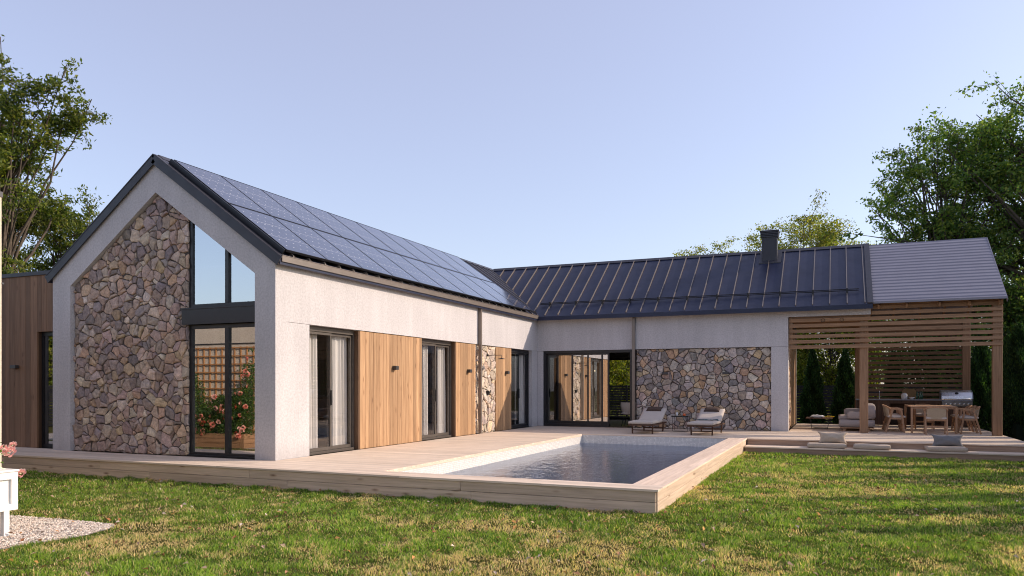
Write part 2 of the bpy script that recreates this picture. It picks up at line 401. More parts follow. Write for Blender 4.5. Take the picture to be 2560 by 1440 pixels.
        return s.add([mt @ p + Vector(c) for p in V], F, True)
    def build(s, name, mat, parent=None, world=True):
        off = loc_of(parent) if (parent is not None and world) else Vector((0, 0, 0))
        me = bpy.data.meshes.new(name); me.from_pydata([(p[0] - off.x, p[1] - off.y, p[2] - off.z) for p in s.v], [], s.f)
        a = me.attributes.new('Col', 'FLOAT_COLOR', 'POINT')
        a.data.foreach_set('color', np.array([(*c, 1) for c in s.c], dtype=np.float32).ravel())
        me.polygons.foreach_set('use_smooth', s.sm); me.update()
        return link(name, me, mat, parent)
def tag(o, label=None, cat=None, group=None, kind=None):
    for k, v in (('label', label), ('category', cat), ('group', group), ('kind', kind)):
        if v: o[k] = v
    return o
def thing(name, loc, label, cat, group=None, rz=0):
    o = bpy.data.objects.new(name, None); col.objects.link(o); o.location = loc; o.rotation_euler = (0, 0, rz)
    return tag(o, label, cat, group)
def dup(root, loc, rz=None, label=None, group=None, scale=None):
    def cp(o, par):
        c = o.copy(); col.objects.link(c)
        if par is not None: c.parent = par
        for ch in o.children: cp(ch, c)
        return c
    r = cp(root, None); r.location = loc
    if rz is not None: r.rotation_euler = (0, 0, rz)
    if scale is not None: r.scale = scale
    if label: r['label'] = label
    if group: r['group'] = group
    return r
def struct(o): o['kind'] = 'structure'; return o

# ------------------------------------------------------------------ camera, light, sky
cam = bpy.data.objects.new('camera', bpy.data.cameras.new('camera')); col.objects.link(cam)
TH = math.atan2(810, 1890)
cam.location = (9.1987, -10.7411, 1.326); cam.rotation_euler = (R(90), 0, TH)
cam.data.sensor_width = 36; cam.data.lens = 36 * 1890 / 2560; cam.data.shift_y = 246 / 2560
cam.data.clip_end = 1500; cam.data.clip_start = .1
scene.camera = cam
SUN = Vector((2.02, 1.0, 1.165)).normalized()
sl = bpy.data.lights.new('sun', 'SUN'); sl.energy = 3.35; sl.angle = R(.55); sl.color = (1, .82, .65)
so = bpy.data.objects.new('sun', sl); col.objects.link(so); so.rotation_euler = (-SUN).to_track_quat('-Z', 'Y').to_euler(); so.location = (30, 15, 30)
w = bpy.data.worlds.new('World'); scene.world = w; w.use_nodes = True; nt = w.node_tree
sk = nt.nodes.new('ShaderNodeTexSky'); sk.sky_type = 'NISHITA'; sk.sun_disc = False
sk.sun_elevation = math.asin(SUN.z); sk.sun_rotation = math.atan2(SUN.x, SUN.y)
sk.air_density = 1.0; sk.dust_density = 1.6; sk.ozone_density = 2.6
bg = nt.nodes['Background']; bg.inputs[1].default_value = .15
sc_ = N(nt, 'ShaderNodeVectorMath', operation='SCALE'); sc_.inputs['Scale'].default_value = .77; nt.links.new(sk.outputs[0], sc_.inputs[0])
ad_ = N(nt, 'ShaderNodeVectorMath', operation='ADD'); ad_.inputs[1].default_value = (1.40, 1.20, 1.40); nt.links.new(sc_.outputs[0], ad_.inputs[0])   # thin high haze whitening the sky
nt.links.new(ad_.outputs[0], bg.inputs[0])
scene.view_settings.view_transform = 'Standard'; scene.view_settings.look = 'None'
scene.view_settings.exposure = 0.5; scene.view_settings.gamma = 1
scene.cycles.filter_width = 1.05; scene.cycles.max_bounces = 10; scene.cycles.transparent_max_bounces = 16; scene.cycles.glossy_bounces = 5
scene.cycles.transmission_bounces = 6; scene.cycles.sample_clamp_indirect = 6

# ------------------------------------------------------------------ stone cladding from cut polygons
def clip(poly, nx, ny, d):
    o = []
    for i in range(len(poly)):
        a = poly[i]; b_ = poly[(i + 1) % len(poly)]
        da = a[0] * nx + a[1] * ny - d; db = b_[0] * nx + b_[1] * ny - d
        if da <= 0: o.append(a)
        if (da < 0 < db) or (db < 0 < da):
            t = da / (da - db); o.append((a[0] + t * (b_[0] - a[0]), a[1] + t * (b_[1] - a[1])))
    return o
STONES = [(0.492, 0.381, 0.313), (0.412, 0.335, 0.3), (0.595, 0.479, 0.385), (0.309, 0.265, 0.252), (0.458, 0.34, 0.295), (0.641, 0.548, 0.458), (0.538, 0.375, 0.276), (0.378, 0.294, 0.252), (0.469, 0.386, 0.337), (0.549, 0.416, 0.295), (0.435, 0.323, 0.276), (0.355, 0.294, 0.283)]
STONES_GREY = [(0.472, 0.398, 0.355), (0.337, 0.304, 0.292), (0.539, 0.472, 0.424), (0.258, 0.241, 0.241), (0.483, 0.37, 0.315), (0.629, 0.562, 0.503), (0.562, 0.382, 0.252), (0.337, 0.292, 0.269), (0.494, 0.438, 0.395), (0.539, 0.416, 0.286), (0.416, 0.348, 0.31)]
def stonework(region, size, to3d, palette, seed, gap=.0065, height=.035):
    rg = random.Random(seed); xs = [p[0] for p in region]; ys = [p[1] for p in region]
    x0, x1, y0, y1 = min(xs), max(xs), min(ys), max(ys); seeds = []
    nx = int((x1 - x0) / size) + 3; ny = int((y1 - y0) / size) + 3
    for i in range(-1, nx):
        for j in range(-1, ny):
            seeds.append((x0 + (i + rg.uniform(-.2, 1.2)) * size, y0 + (j + rg.uniform(-.2, 1.2)) * size * .95))
            if rg.random() < .22: seeds.append((x0 + (i + rg.random()) * size, y0 + (j + rg.random()) * size))
    mb = MB()
    # outward edges of the convex region
    cx_, cy_ = sum(xs) / len(xs), sum(ys) / len(ys)
    seeds = [(a, b_, (size * rg.choice((.05, .25, .45, .6, .75))) ** 2) for a, b_ in seeds]
    for sx, sy, sw_ in seeds:
        poly = [(sx - size * 2, sy - size * 2), (sx + size * 2, sy - size * 2), (sx + size * 2, sy + size * 2), (sx - size * 2, sy + size * 2)]
        for tx, ty, tw_ in seeds:
            dx, dy = tx - sx, ty - sy; d2 = dx * dx + dy * dy
            if d2 == 0 or d2 > (size * 3.2) ** 2: continue
            L = math.sqrt(d2); poly = clip(poly, dx / L, dy / L, (sx * dx + sy * dy) / L + (d2 + sw_ - tw_) / (2 * L) - gap * rg.uniform(.4, 1.3))
            if len(poly) < 3: break
        if len(poly) < 3: continue
        for i in range(len(region)):
            a = region[i]; b_ = region[(i + 1) % len(region)]; nx_, ny_ = b_[1] - a[1], -(b_[0] - a[0]); L = math.hypot(nx_, ny_); nx_ /= L; ny_ /= L
            d = a[0] * nx_ + a[1] * ny_
            if cx_ * nx_ + cy_ * ny_ > d: nx_, ny_, d = -nx_, -ny_, -d
            poly = clip(poly, nx_, ny_, d)
            if len(poly) < 3: break
        if len(poly) < 3: continue
        ar = abs(sum(poly[i][0] * poly[(i + 1) % len(poly)][1] - poly[(i + 1) % len(poly)][0] * poly[i][1] for i in range(len(poly)))) / 2
        if ar < .0012: continue
        # resample with wobble
        P = []
        for i in range(len(poly)):
            a = poly[i]; b_ = poly[(i + 1) % len(poly)]; L = math.hypot(b_[0] - a[0], b_[1] - a[1]); k = max(1, int(L / .05))
            for q in range(k):
                t = q / k; w_ = 0.009 if q else 0.005
                P.append((a[0] + t * (b_[0] - a[0]) + rg.uniform(-w_, w_), a[1] + t * (b_[1] - a[1]) + rg.uniform(-w_, w_)))
        gx = sum(p[0] for p in P) / len(P); gy = sum(p[1] for p in P) / len(P); n = len(P)
        hh = height * rg.uniform(.55, 1.5); tx = rg.uniform(-.2, .2); ty = rg.uniform(-.2, .2)
        V = []
        for k, (ins, z) in enumerate(((0, 0), (.004, hh * .62), (.016, hh * .94), (.45, hh * 1.08))):
            for p in P:
                L = math.hypot(p[0] - gx, p[1] - gy) + 1e-6; f = max(.25, 1 - ins / L) if k < 3 else .45
                qx, qy = gx + (p[0] - gx) * f, gy + (p[1] - gy) * f
                zz = z if k == 0 else z + (qx - gx) * tx + (qy - gy) * ty + rg.uniform(-.004, .004)
                V.append(to3d(qx, qy, max(zz, .001)))
        V.append(to3d(gx, gy, hh * 1.1))
        F = [(k * n + i, k * n + (i + 1) % n, (k + 1) * n + (i + 1) % n, (k + 1) * n + i) for k in range(3) for i in range(n)] + [(3 * n + i, 3 * n + (i + 1) % n, 4 * n) for i in range(n)]
        c = rg.choice(palette); t = rg.uniform(.8, 1.2); mb.tone(c[0] * t, c[1] * t * rg.uniform(.97, 1.03), c[2] * t * rg.uniform(.94, 1.06))
        mb.add(V, F)
    return mb
def boards(mb, a0, a1, wmin, wmax, make, gap=.003, tmin=.72, tmax=1.2, seed=1):
    rg = random.Random(seed); a = a0
    while a < a1 - .01:
        w_ = rg.uniform(wmin, wmax); b_ = min(a + w_, a1)
        if a1 - b_ < wmin * .5: b_ = a1
        mb.tone(rg.uniform(tmin, tmax), rg.random(), rg.random()); make(mb, a + gap / 2, b_ - gap / 2); a = b_

# ------------------------------------------------------------------ HOUSE
WY = 12.88                       # front of the right wing
RZ = 5.80; K = .712; HX = -2.92; RY = 15.63
house = thing('house', (0, 0, 0), 'long L-shaped single-storey house with dark metal gable roof, pale stucco, stone and timber walls', 'house')
# stucco of the gable wall: frame round the stone and window opening
g = MB(); E0 = RZ + K * HX     # eave height
zo = lambda x: RZ - .12 - K * abs(x - HX)
yb = .30
g.prism([(-5.845, 0), (-5.314, 0), (-5.314, 3.396), (-5.845, zo(-5.845))], 1, 0, yb)
g.prism([(-.468, 0), (0, 0), (0, zo(0)), (-.468, 3.375)], 1, 0, yb)
g.prism([(-5.314, 3.396), (HX, 5.085), (HX, zo(HX)), (-5.845, zo(-5.845))], 1, 0, yb)
g.prism([(-.468, 3.375), (0, zo(0)), (HX, zo(HX)), (HX, 5.085)], 1, 0, yb)
g.build('wall', M['stucco'], house)
# long lit wall
g = MB(); HB = 2.505
g.box(-.30, 0, yb, WY, HB, 3.62)
g.box(-.30, -.004, yb, .954, 0, HB - .006)
g.box(-.30, -.004, 12.43, WY, 0, HB - .006)
g.build('wall', M['stucco'], house)
# wing wall
g = MB()
g.box(-.29, 7.905, WY, WY + .28, HB, 3.60); g.box(7.905, 10.10, WY, WY + .28, 3.365, 3.60)
g.box(0, .20, WY + .003, WY + .28, 0, HB - .006); g.box(7.433, 7.905, WY + .003, WY + .28, 0, HB - .006)
g.build('wall', M['stucco'], house)
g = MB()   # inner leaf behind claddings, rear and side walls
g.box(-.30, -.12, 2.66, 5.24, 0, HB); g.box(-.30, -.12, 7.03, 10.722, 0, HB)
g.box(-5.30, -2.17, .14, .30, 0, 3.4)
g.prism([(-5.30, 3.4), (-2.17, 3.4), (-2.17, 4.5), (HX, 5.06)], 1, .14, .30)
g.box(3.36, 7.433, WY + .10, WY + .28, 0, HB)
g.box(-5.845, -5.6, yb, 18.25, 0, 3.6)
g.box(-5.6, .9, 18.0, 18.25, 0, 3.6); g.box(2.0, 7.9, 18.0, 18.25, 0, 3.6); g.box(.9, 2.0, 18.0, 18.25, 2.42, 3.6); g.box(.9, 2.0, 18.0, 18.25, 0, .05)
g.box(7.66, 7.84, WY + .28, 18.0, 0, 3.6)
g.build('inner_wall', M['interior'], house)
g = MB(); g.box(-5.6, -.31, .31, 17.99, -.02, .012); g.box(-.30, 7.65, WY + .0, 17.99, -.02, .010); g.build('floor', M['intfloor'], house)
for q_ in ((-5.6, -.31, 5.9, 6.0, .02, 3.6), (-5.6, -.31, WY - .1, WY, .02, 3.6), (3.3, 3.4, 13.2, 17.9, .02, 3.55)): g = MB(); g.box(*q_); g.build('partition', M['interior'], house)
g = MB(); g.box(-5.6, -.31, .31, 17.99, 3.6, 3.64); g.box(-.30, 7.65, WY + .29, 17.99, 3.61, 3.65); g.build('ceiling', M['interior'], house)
# end wall of the wing towards the open lounge: stone
sw = stonework([(0, 0), (1.2, 0), (1.2, 3.36), (0, 3.36)], .2, lambda u, v, h: (7.845 + h, WY + .29 + u, v), STONES, 5)
sw.build('stone_cladding', M['stone'], house)
g = MB(); g.box(7.84, 7.87, WY + .28, WY + 1.5, 0, 3.36); g.build('mortar_bed', M['mortar'], house)
g = MB(); boards(g, WY + 1.5, 18.2, .1, .16, lambda m, a, b_: m.box(7.84, 7.87, a, b_, 0, 3.3), seed=9, tmin=.5, tmax=.8); g.build('wood_cladding', M['clad'], house)
# soffit over the open lounge
g = MB(); g.box(7.92, 10.1, WY + .285, 18.2, 3.37, 3.40); g.build('soffit', M['pergola'], house)
# gable stone
st = stonework([(-5.314, 0), (-2.17, 0), (-2.17, 4.55), (HX, 5.07), (-5.314, 3.396)], .165, lambda u, v, h: (u, .118 - h, v), STONES, 3)
st.build('stone_cladding', M['stone'], house)
g = MB(); g.prism([(-5.313, 0), (-2.17, 0), (-2.17, 4.54), (HX, 5.07), (-5.313, 3.39)], 1, .112, .139); g.build('mortar_bed', M['mortar'], house)
st = stonework([(3.36, 0), (7.433, 0), (7.433, HB - .01), (3.36, HB - .01)], .18, lambda u, v, h: (u, WY + .085 - h, v), STONES_GREY, 4)
st.build('stone_cladding', M['stone'], house)
g = MB(); g.box(3.37, 7.43, WY + .08, WY + .099, 0, HB - .01); g.build('mortar_bed', M['mortar'], house)
st = stonework([(8.2, 0), (9.555, 0), (9.555, HB - .01), (8.2, HB - .01)], .20, lambda u, v, h: (-.075 + h, u, v), [tuple(x * .55 + y_ for x, y_ in zip(c, (.33, .28, .22))) for c in STONES_GREY], 6)  # grey stone palette lightened and warmed: sunlight put into the stone colours
st.build('stone_cladding', M['stone'], house)
g = MB(); g.box(-.115, -.07, 8.2, 9.555, 0, HB - .01); g.build('mortar_bed', M['mortar'], house)
# timber cladding
for k, (a, b_) in enumerate(((2.64, 5.236), (7.02, 8.195), (9.56, 10.72))):
    g = MB(); boards(g, a, b_, .11, .21, lambda m, p, q: m.box(-.115, -.02 - random.uniform(0, .003), p, q, .004, HB - .012, .004), seed=20 + k)
    g.build('wood_cladding', M['clad'], house)
for q_ in (2.595, 6.97): g = MB(); g.tone(.6, .2, .4); g.box(-.3, -.03, q_, q_ + .044, 0, HB - .012); g.build('reveal_board', M['clad_dark'], house)
# dark timber block on the west side
g = MB(); boards(g, -12.0, -6.62, .13, .2, lambda m, p, q: m.box(p, q, .20, .24, 0, 3.72, .003), seed=31)
boards(g, -6.62, -5.85, .13, .2, lambda m, p, q: m.box(p, q, .20, .24, 2.50, 3.72, .003), seed=32)
g.tone(.5, .1, .1); g.box(-6.66, -6.62, .241, .36, 0, 2.5); g.box(-6.62, -5.85, .241, .36, 2.5, 2.53)
g.build('wood_cladding', M['clad_dark'], house)
g = MB(); g.box(-12, -6.66, .25, .4, 0, 3.7); g.box(-6.66, -5.85, .37, .4, 2.54, 3.7); g.box(-12, -5.85, 6, 6.2, 0, 3.7); g.box(-12, -11.8, .4, 6, 0, 3.7); g.box(-11.8, -5.85, .4, 6, -.02, .01); g.build('inner_wall', M['interior'], house)
g = MB(); g.box(-12.05, -5.85, .17, 6.25, 3.72, 3.80); g.build('flat_roof', M['trim'], house)
# beam across the gable window
g = MB(); g.box(-2.28, -.468, .035, .20, 2.50, 2.79); g.box(-2.30, -.468, .02, .20, 2.79, 2.815); g.build('beam', M['frame'], house)

# windows: frames and panes as parts
def window(name, rects, frame, panes, fm='frame', gm='glass'):
    o = frame.build(name, M[fm], house)
    for p in panes: p.build('pane', M[gm], o)
    return o
def pane_xz(poly, y): g = MB(); g.prism(poly, 1, y, y + .008); return g
# gable, lower
f = MB(); y0, y1 = .13, .20
f.box(-2.17, -2.10, y0, y1, 0, 2.49); f.box(-.54, -.47, y0 + .03, y1, 0, 2.49); f.box(-2.10, -.54, y0, y1, 2.42, 2.49); f.box(-2.10, -.54, y0, y1, 0, .075)
f.box(-1.29, -1.20, y0 - .01, y1, .075, 2.42)
f.box(-2.17, -.47, .06, .129, 0, .03)
window('window', None, f, [pane_xz([(-2.10, .075), (-1.295, .075), (-1.295, 2.42), (-2.10, 2.42)], .16), pane_xz([(-1.195, .075), (-.54, .075), (-.54, 2.42), (-1.195, 2.42)], .16)])
# gable, upper
sl_ = lambda x: 4.555 - (x + 2.17) * (4.555 - 3.37) / 1.70
f = MB(); f.prism([(-2.17, 2.82), (-2.10, 2.82), (-2.10, sl_(-2.10) - .0), (-2.17, sl_(-2.17))], 1, y0, y1)
f.box(-2.10, -.47, y0, y1, 2.82, 2.89)
f.prism([(-2.10, sl_(-2.10)), (-.47, sl_(-.47)), (-.47, sl_(-.47) - .05), (-2.10, sl_(-2.10) - .05)], 1, y0, y1)
f.prism([(-1.285, 2.89), (-1.205, 2.89), (-1.205, sl_(-1.205) - .05), (-1.285, sl_(-1.285) - .05)], 1, y0 - .01, y1)
window('window', None, f, [pane_xz([(-2.10, 2.89), (-1.285, 2.89), (-1.285, sl_(-1.285) - .05), (-2.10, sl_(-2.1) - .05)], .16), pane_xz([(-1.205, 2.89), (-.47, 2.89), (-.47, sl_(-.47) - .05), (-1.205, sl_(-1.205) - .05)], .16)])
# west timber block window
f = MB(); f.box(-6.62, -6.54, .30, .36, 0, 2.5); f.box(-6.54, -5.85, .30, .36, 2.42, 2.5); f.box(-6.54, -5.85, .30, .36, 0, .08)
o = window('window', None, f, [pane_xz([(-6.46, .09), (-5.86, .09), (-5.86, 2.41), (-6.46, 2.41)], .33)])
f = MB(); f.box(-6.54, -6.46, .315, .35, .08, 2.42); f.build('sash', M['lampgrey'], o)
# sliding doors in the long wall
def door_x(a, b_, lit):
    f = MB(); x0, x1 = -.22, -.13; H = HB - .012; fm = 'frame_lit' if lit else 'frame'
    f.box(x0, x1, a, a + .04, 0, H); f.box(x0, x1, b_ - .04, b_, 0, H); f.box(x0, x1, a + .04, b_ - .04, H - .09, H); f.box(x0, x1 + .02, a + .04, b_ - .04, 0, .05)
    o = f.build('sliding_door', M[fm], house); mid = (a + b_) / 2 + .02
    for (p, q, xx) in ((a + .04, mid + .025, -.16), (mid - .025, b_ - .04, -.195)):
        l = MB(); t = .045; l.box(xx - .025, xx + .02, p, p + t, .055, H - .1); l.box(xx - .025, xx + .02, q - t, q, .055, H - .1)
        l.box(xx - .025, xx + .02, p + t, q - t, H - .1 - t, H - .1); l.box(xx - .025, xx + .02, p + t, q - t, .055, .055 + t + .02)
        l.build('sash', M[fm], o)
        l = MB(); l.box(xx - .006, xx + .002, p + t, q - t, .055 + t + .02, H - .1 - t); l.build('pane', M['glass_clear'], o)
    l = MB(); l.box(-.138, -.115, mid - .01, mid + .015, .95, 1.25); l.build('door_handle', M['black'], o)
    return o
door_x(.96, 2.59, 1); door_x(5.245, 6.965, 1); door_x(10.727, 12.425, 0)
# sliding door of the wing
f = MB(); H = HB - .012; y0, y1 = WY + .05, WY + .16
f.box(.20, .29, y0, y1, 0, H); f.box(3.15, 3.235, y0, y1, 0, H); f.box(.29, 3.15, y0, y1, H - .075, H); f.box(.29, 2.47, y0, y1, 0, .10); f.box(2.47, 3.15, y0, y1, 0, .02)
o = f.build('sliding_door', M['frame'], house)
for (p, q, yy, mid) in ((.29, 1.25, WY + .14, None), (1.17, 2.30, WY + .10, 1.74), (2.20, 2.47, WY + .07, None)):
    l = MB(); t = .06
    l.box(p, p + t, yy - .015, yy + .015, .10, H - .08); l.box(q - t, q, yy - .015, yy + .015, .10, H - .08); l.box(p + t, q - t, yy - .015, yy + .015, H - .14, H - .08); l.box(p + t, q - t, yy - .015, yy + .015, .10, .19)
    if mid: l.box(mid - .025, mid + .025, yy - .015, yy + .015, .19, H - .14)
    l.build('sash', M['frame'], o)
    pn = MB(); pn.box(p + t, q - t, yy - .003, yy + .003, .19, H - .14); pn.build('pane', M['glass'], o)
# window at the back of the wing
f = MB(); f.box(.9, .97, 18.05, 18.12, .05, 2.42); f.box(1.93, 2.0, 18.05, 18.12, .05, 2.42); f.box(.97, 1.93, 18.05, 18.12, 2.35, 2.42); f.box(.97, 1.93, 18.05, 18.12, .05, .12)
pn = MB(); pn.box(.97, 1.93, 18.08, 18.086, .12, 2.35); window('window', None, f, [pn], gm='glass_clear')

# roofs
g = MB()
E = .13
zl = lambda x: RZ - K * abs(x - HX)
Yf = -.035
VB = RY - (E - HX) ; vb = (E, RY - (E - HX), zl(E))
g.slab([(E, Yf, zl(E)), (E, vb[1], vb[2]), (HX, RY, RZ), (HX, Yf, RZ)], .13)
g.slab([(-5.97, Yf, zl(-5.97)), (HX, Yf, RZ), (HX, RY, RZ), (-5.97, 18.6, zl(-5.97))], .13)
g.slab([(vb[0], vb[1], vb[2]), (10.14, vb[1], vb[2]), (10.14, RY, RZ), (HX, RY, RZ)], .13)
g.slab([(10.14, RY, RZ), (10.14, 2 * RY - vb[1], vb[2]), (-5.97, 2 * RY - vb[1], vb[2]), (HX, RY, RZ)], .13)
roof = g.build('roof', M['roof'], house)
g = MB()  # verge trims and ridge caps
g.bar((E, Yf - .012, zl(E) - .075), (HX, Yf - .012, RZ - .075), .022, .15 / math.cos(math.atan(K)) * .95, (0, 0, 1))
g.bar((-5.97, Yf - .012, zl(-5.97) - .075), (HX, Yf - .012, RZ - .075), .022, .15 / math.cos(math.atan(K)) * .95, (0, 0, 1))
g.bar((E, Yf + .08, zl(E) + .012), (HX, Yf + .08, RZ + .012), .22, .018, (K, 0, 1))
g.bar((-5.97, Yf + .08, zl(-5.97) + .012), (HX, Yf + .08, RZ + .012), .22, .018, (-K, 0, 1))
g.build('verge_trim', M['trim'], roof)
g = MB(); g.prism([(HX - .14, RZ - .07), (HX, RZ + .035), (HX + .14, RZ - .07), (HX, RZ - .03)], 1, Yf + .1, RY); g.build('ridge_cap', M['trim'], roof)
g = MB(); g.prism([(RY - .14, RZ - .07), (RY, RZ + .035), (RY + .14, RZ - .07), (RY, RZ - .03)], 0, HX + .05, 10.14); g.build('ridge_cap', M['trim'], roof)
g = MB(); g.bar((10.08, vb[1], vb[2] + .025), (10.08, RY, RZ + .025), .15, .05, (0, -K, 1)); g.build('verge_trim', M['trim'], roof)
sh = .035
for k in range(24):  # seams of the wing
    x = .36 + .4565 * k
    if x > 10.0: break
    g = MB(); g.bar((x, vb[1] + .03, vb[2] + .02 + .02), (x, RY - .1, RZ - .1 * K + .02), .022, .05, (0, -K, 1)); g.build('seam', M['seam'], roof)
for k in range(1, 7):
    x = .36 - .4565 * k
    if x < HX + .2: break
    yv = RY - (x - HX); g = MB(); g.bar((x, yv, zl(x) + .02), (x, RY - .1, RZ - .1 * K + .02), .022, .05, (0, -K, 1)); g.build('seam', M['seam'], roof)
for k in range(34):  # seams of the long roof
    y = .42 + .4565 * k; x0 = E if y < vb[1] else HX + (RY - y)
    if x0 < HX + .2: break
    g = MB(); g.bar((x0, y, zl(x0) + .015), (HX + .1, y, zl(HX + .1) + .015), .022, .05, (K, 0, 1)); g.build('seam', M['seam'], roof)
g = MB(); g.bar((vb[0], vb[1], vb[2] + .004), (HX, RY, RZ + .004), .20, .006, (K, -K, 1)); g.build('valley_flashing', M['trim'], roof)
# gutters and downpipes
def gut(axis, a, b_):
    g = MB(); zt = 3.665 if axis == 1 else 3.64; zb = zt - .115; t = .006
    if axis == 1:
        x0, x1 = .005, .155; g.box(x0, x1, a, b_, zb, zb + t); g.box(x1 - t, x1, a, b_, zb + t, zt); g.box(x0, x0 + t, a, b_, zb + t, zt); g.box(x0 + t, x1 - t, a, a + t, zb + t, zt)
        g.box(x1, x1 + .008, a, b_, zt - .01, zt)
    else:
        y0, y1 = WY - .155, WY - .005; g.box(a, b_, y0, y1, zb, zb + t); g.box(a, b_, y0, y0 + t, zb + t, zt); g.box(a, b_, y1 - t, y1, zb + t, zt); g.box(b_ - t, b_, y0 + t, y1 - t, zb + t, zt)
    return g
gt = gut(1, 0, WY - .13).build('gutter', M['gutter'], house)
g = MB()
for k in range(27):
    y = .3 + .47 * k; g.tube([(.15, y, 3.655), (.15, y, 3.70), (.12, y, 3.725), (.08, y, 3.71), (.04, y, 3.69)], .006, 6)
g.build('bracket', M['gutter'], gt)
gut(0, .155, 10.13).build('gutter', M['gutter'], house)
g = MB(); g.box(.012, .095, 8.30, 8.38, .02, 3.55); g.box(.012, .10, 8.29, 8.39, 2.0, 2.03); g.build('downpipe', M['gutter'], house)
g = MB(); g.box(3.255, 3.345, WY - .10, WY - .012, .02, 3.53); g.build('downpipe', M['gutter'], house)
# snow guard
def sg(v): return lambda x: (x, 13.10 + v * .0, zl(0))
yg = 13.15; zg = RZ - K * (RY - yg)
g = MB(); g.tube([(.02, yg, zg + .10), (9.8, yg, zg + .10)], .013, 8); g.tube([(.02, yg - .05, zg + .055), (9.8, yg - .05, zg + .055)], .013, 8)
for k in range(0, 21, 2):
    x = .36 + .4565 * k; g.box(x - .02, x + .02, yg - .09, yg + .05, zg - .05, zg + .12)
g.build('snow_guard', M['black'], house)
g = MB(); g.tube([(-.02, 12.3, zl(0) + .10), (-.05, 12.9, zl(0) + .11)], .013, 8); g.tube([(.04, 12.3, zl(0.06) + .09), (.01, 12.9, zl(0.06) + .10)], .013, 8); g.build('snow_guard', M['black'], house)
# chimney
ch = MB(); cx0, cx1, cy0, cy1 = 6.99, 7.44, 15.02, 15.47
ch.box(cx0, cx1, cy0, cy1, 5.2, 6.18); ch.box(cx0 - .008, cx0 + .03, cy0 - .008, cy1 + .008, 5.2, 6.14); ch.box(cx1 - .03, cx1 + .008, cy0 - .008, cy1 + .008, 5.2, 6.14)
ch = ch.build('chimney', M['trim'], roof)
g = MB(); g.box(cx0 - .09, cx1 + .12, cy0 - .09, cy1 + .05, 5.18, 5.36); 
g = MB(); g.slab([(cx0 - .09, cy0 - .12, RZ - K * (RY - cy0 + .12) + .035), (cx1 + .14, cy0 - .12, RZ - K * (RY - cy0 + .12) + .035), (cx1 + .14, RY - .05, RZ + .0), (cx0 - .09, RY - .05, RZ + .0)], .03); g.build('flashing', M['trim'], ch)
g = MB()
for k in range(4): e = .035 + .008 * k; g.box(cx0 - e, cx1 + e, cy0 - e, cy1 + e, 6.16 + .05 * k, 6.196 + .05 * k)
e = .075; zz = 6.36; g.add([(cx0 - e, cy0 - e, zz), (cx1 + e, cy0 - e, zz), (cx1 + e, cy1 + e, zz), (cx0 - e, cy1 + e, zz), ((cx0 + cx1) / 2, (cy0 + cy1) / 2, zz + .09)], [(0, 1, 4), (1, 2, 4), (2, 3, 4), (3, 0, 4), (3, 2, 1, 0)])
g.build('cap', M['trim'], ch)
# solar panels
ca = 1 / math.sqrt(1 + K * K); sa = K * ca
PM = Matrix(((0, -ca, sa), (1, 0, 0), (0, sa, ca))).to_4x4()
first = None
for i in range(10):
    for j in range(2):
        if first is None:
            p = MB(); p.box(0, 1.19, 0, 1.66, -.03, .004); p = p.build('solar_panel', M['solar'], house, world=False)
            fr_ = MB(); fr_.box(-.004, 1.194, -.004, .012, -.035, .008); fr_.box(-.004, 1.194, 1.648, 1.664, -.035, .008); fr_.box(-.004, .009, .012, 1.648, -.035, .008); fr_.box(1.181, 1.194, .012, 1.648, -.035, .008)
            fr_.build('frame', M['black'], p, world=False); first = p
        else:
            p = first.copy(); col.objects.link(p); p.parent = house
            q = first.children[0].copy(); col.objects.link(q); q.parent = p
        base = Vector((.06, .17 + 1.2 * i, zl(.06))) + Vector((-ca, 0, sa)) * (.02 + j * 1.69) + Vector((sa, 0, ca)) * .115
        p.matrix_local = Matrix.Translation(base) @ PM
g = MB()
for v in (.25, 1.4, 1.95, 3.1):
    b0 = Vector((.06, .15, zl(.06))) + Vector((-ca, 0, sa)) * v + Vector((sa, 0, ca)) * .06
    g.bar(b0, b0 + Vector((0, 12.0, 0)), .04, .04, (K, 0, 1))
b0 = Vector((.06, .10, zl(.06))) + Vector((sa, 0, ca)) * .07
g.bar(b0, b0 + Vector((-ca, 0, sa)) * 3.36, .03, .10, (K, 0, 1))
g.build('mounting_rail', M['black'], house)
# wall lamps
def wlamp(x, y, z, ax):
    g = MB()
    if ax == 0: g.box(x, x + .10, y - .06, y + .06, z - .045, z + .045, .006); g.box(x - .04, x + .002, y - .03, y + .03, z - .03, z + .03)
    else: g.box(x - .09, x + .09, y - .09, y, z - .035, z + .035, .006)
    g.build('wall_lamp', M['lampgrey'], house)
for y in (3.96, 7.72, 10.30): wlamp(-.018, y, 1.745, 0)
wlamp(-7.30, .198, 1.755, 1)
for x in (4.28, 6.12): wlamp(x, WY + .04, 1.73, 1)
# outdoor shower on the stone
g = MB(); g.tube([(-.05, 8.98, 2.22), (.10, 8.98, 2.22), (.42, 8.98, 2.22), (.42, 8.98, 2.14)], .009, 8); g.lathe([(.0, .0), (.10, .0), (.10, .012), (0.02, .03)], (.42, 8.98, 2.105)); g.lathe([(.03, -.03), (.03, .03)], (-.02, 8.98, 2.22)); 
sh_ = g.build('shower', M['black'], house)
g = MB(); g.box(-.05, .03, 8.93, 9.03, 1.08, 1.20, .008); g.tube([(.02, 8.98, 1.15), (.07, 8.98, 1.15), (.07, 8.98, 1.22)], .012, 8); g.build('tap', M['black'], sh_)

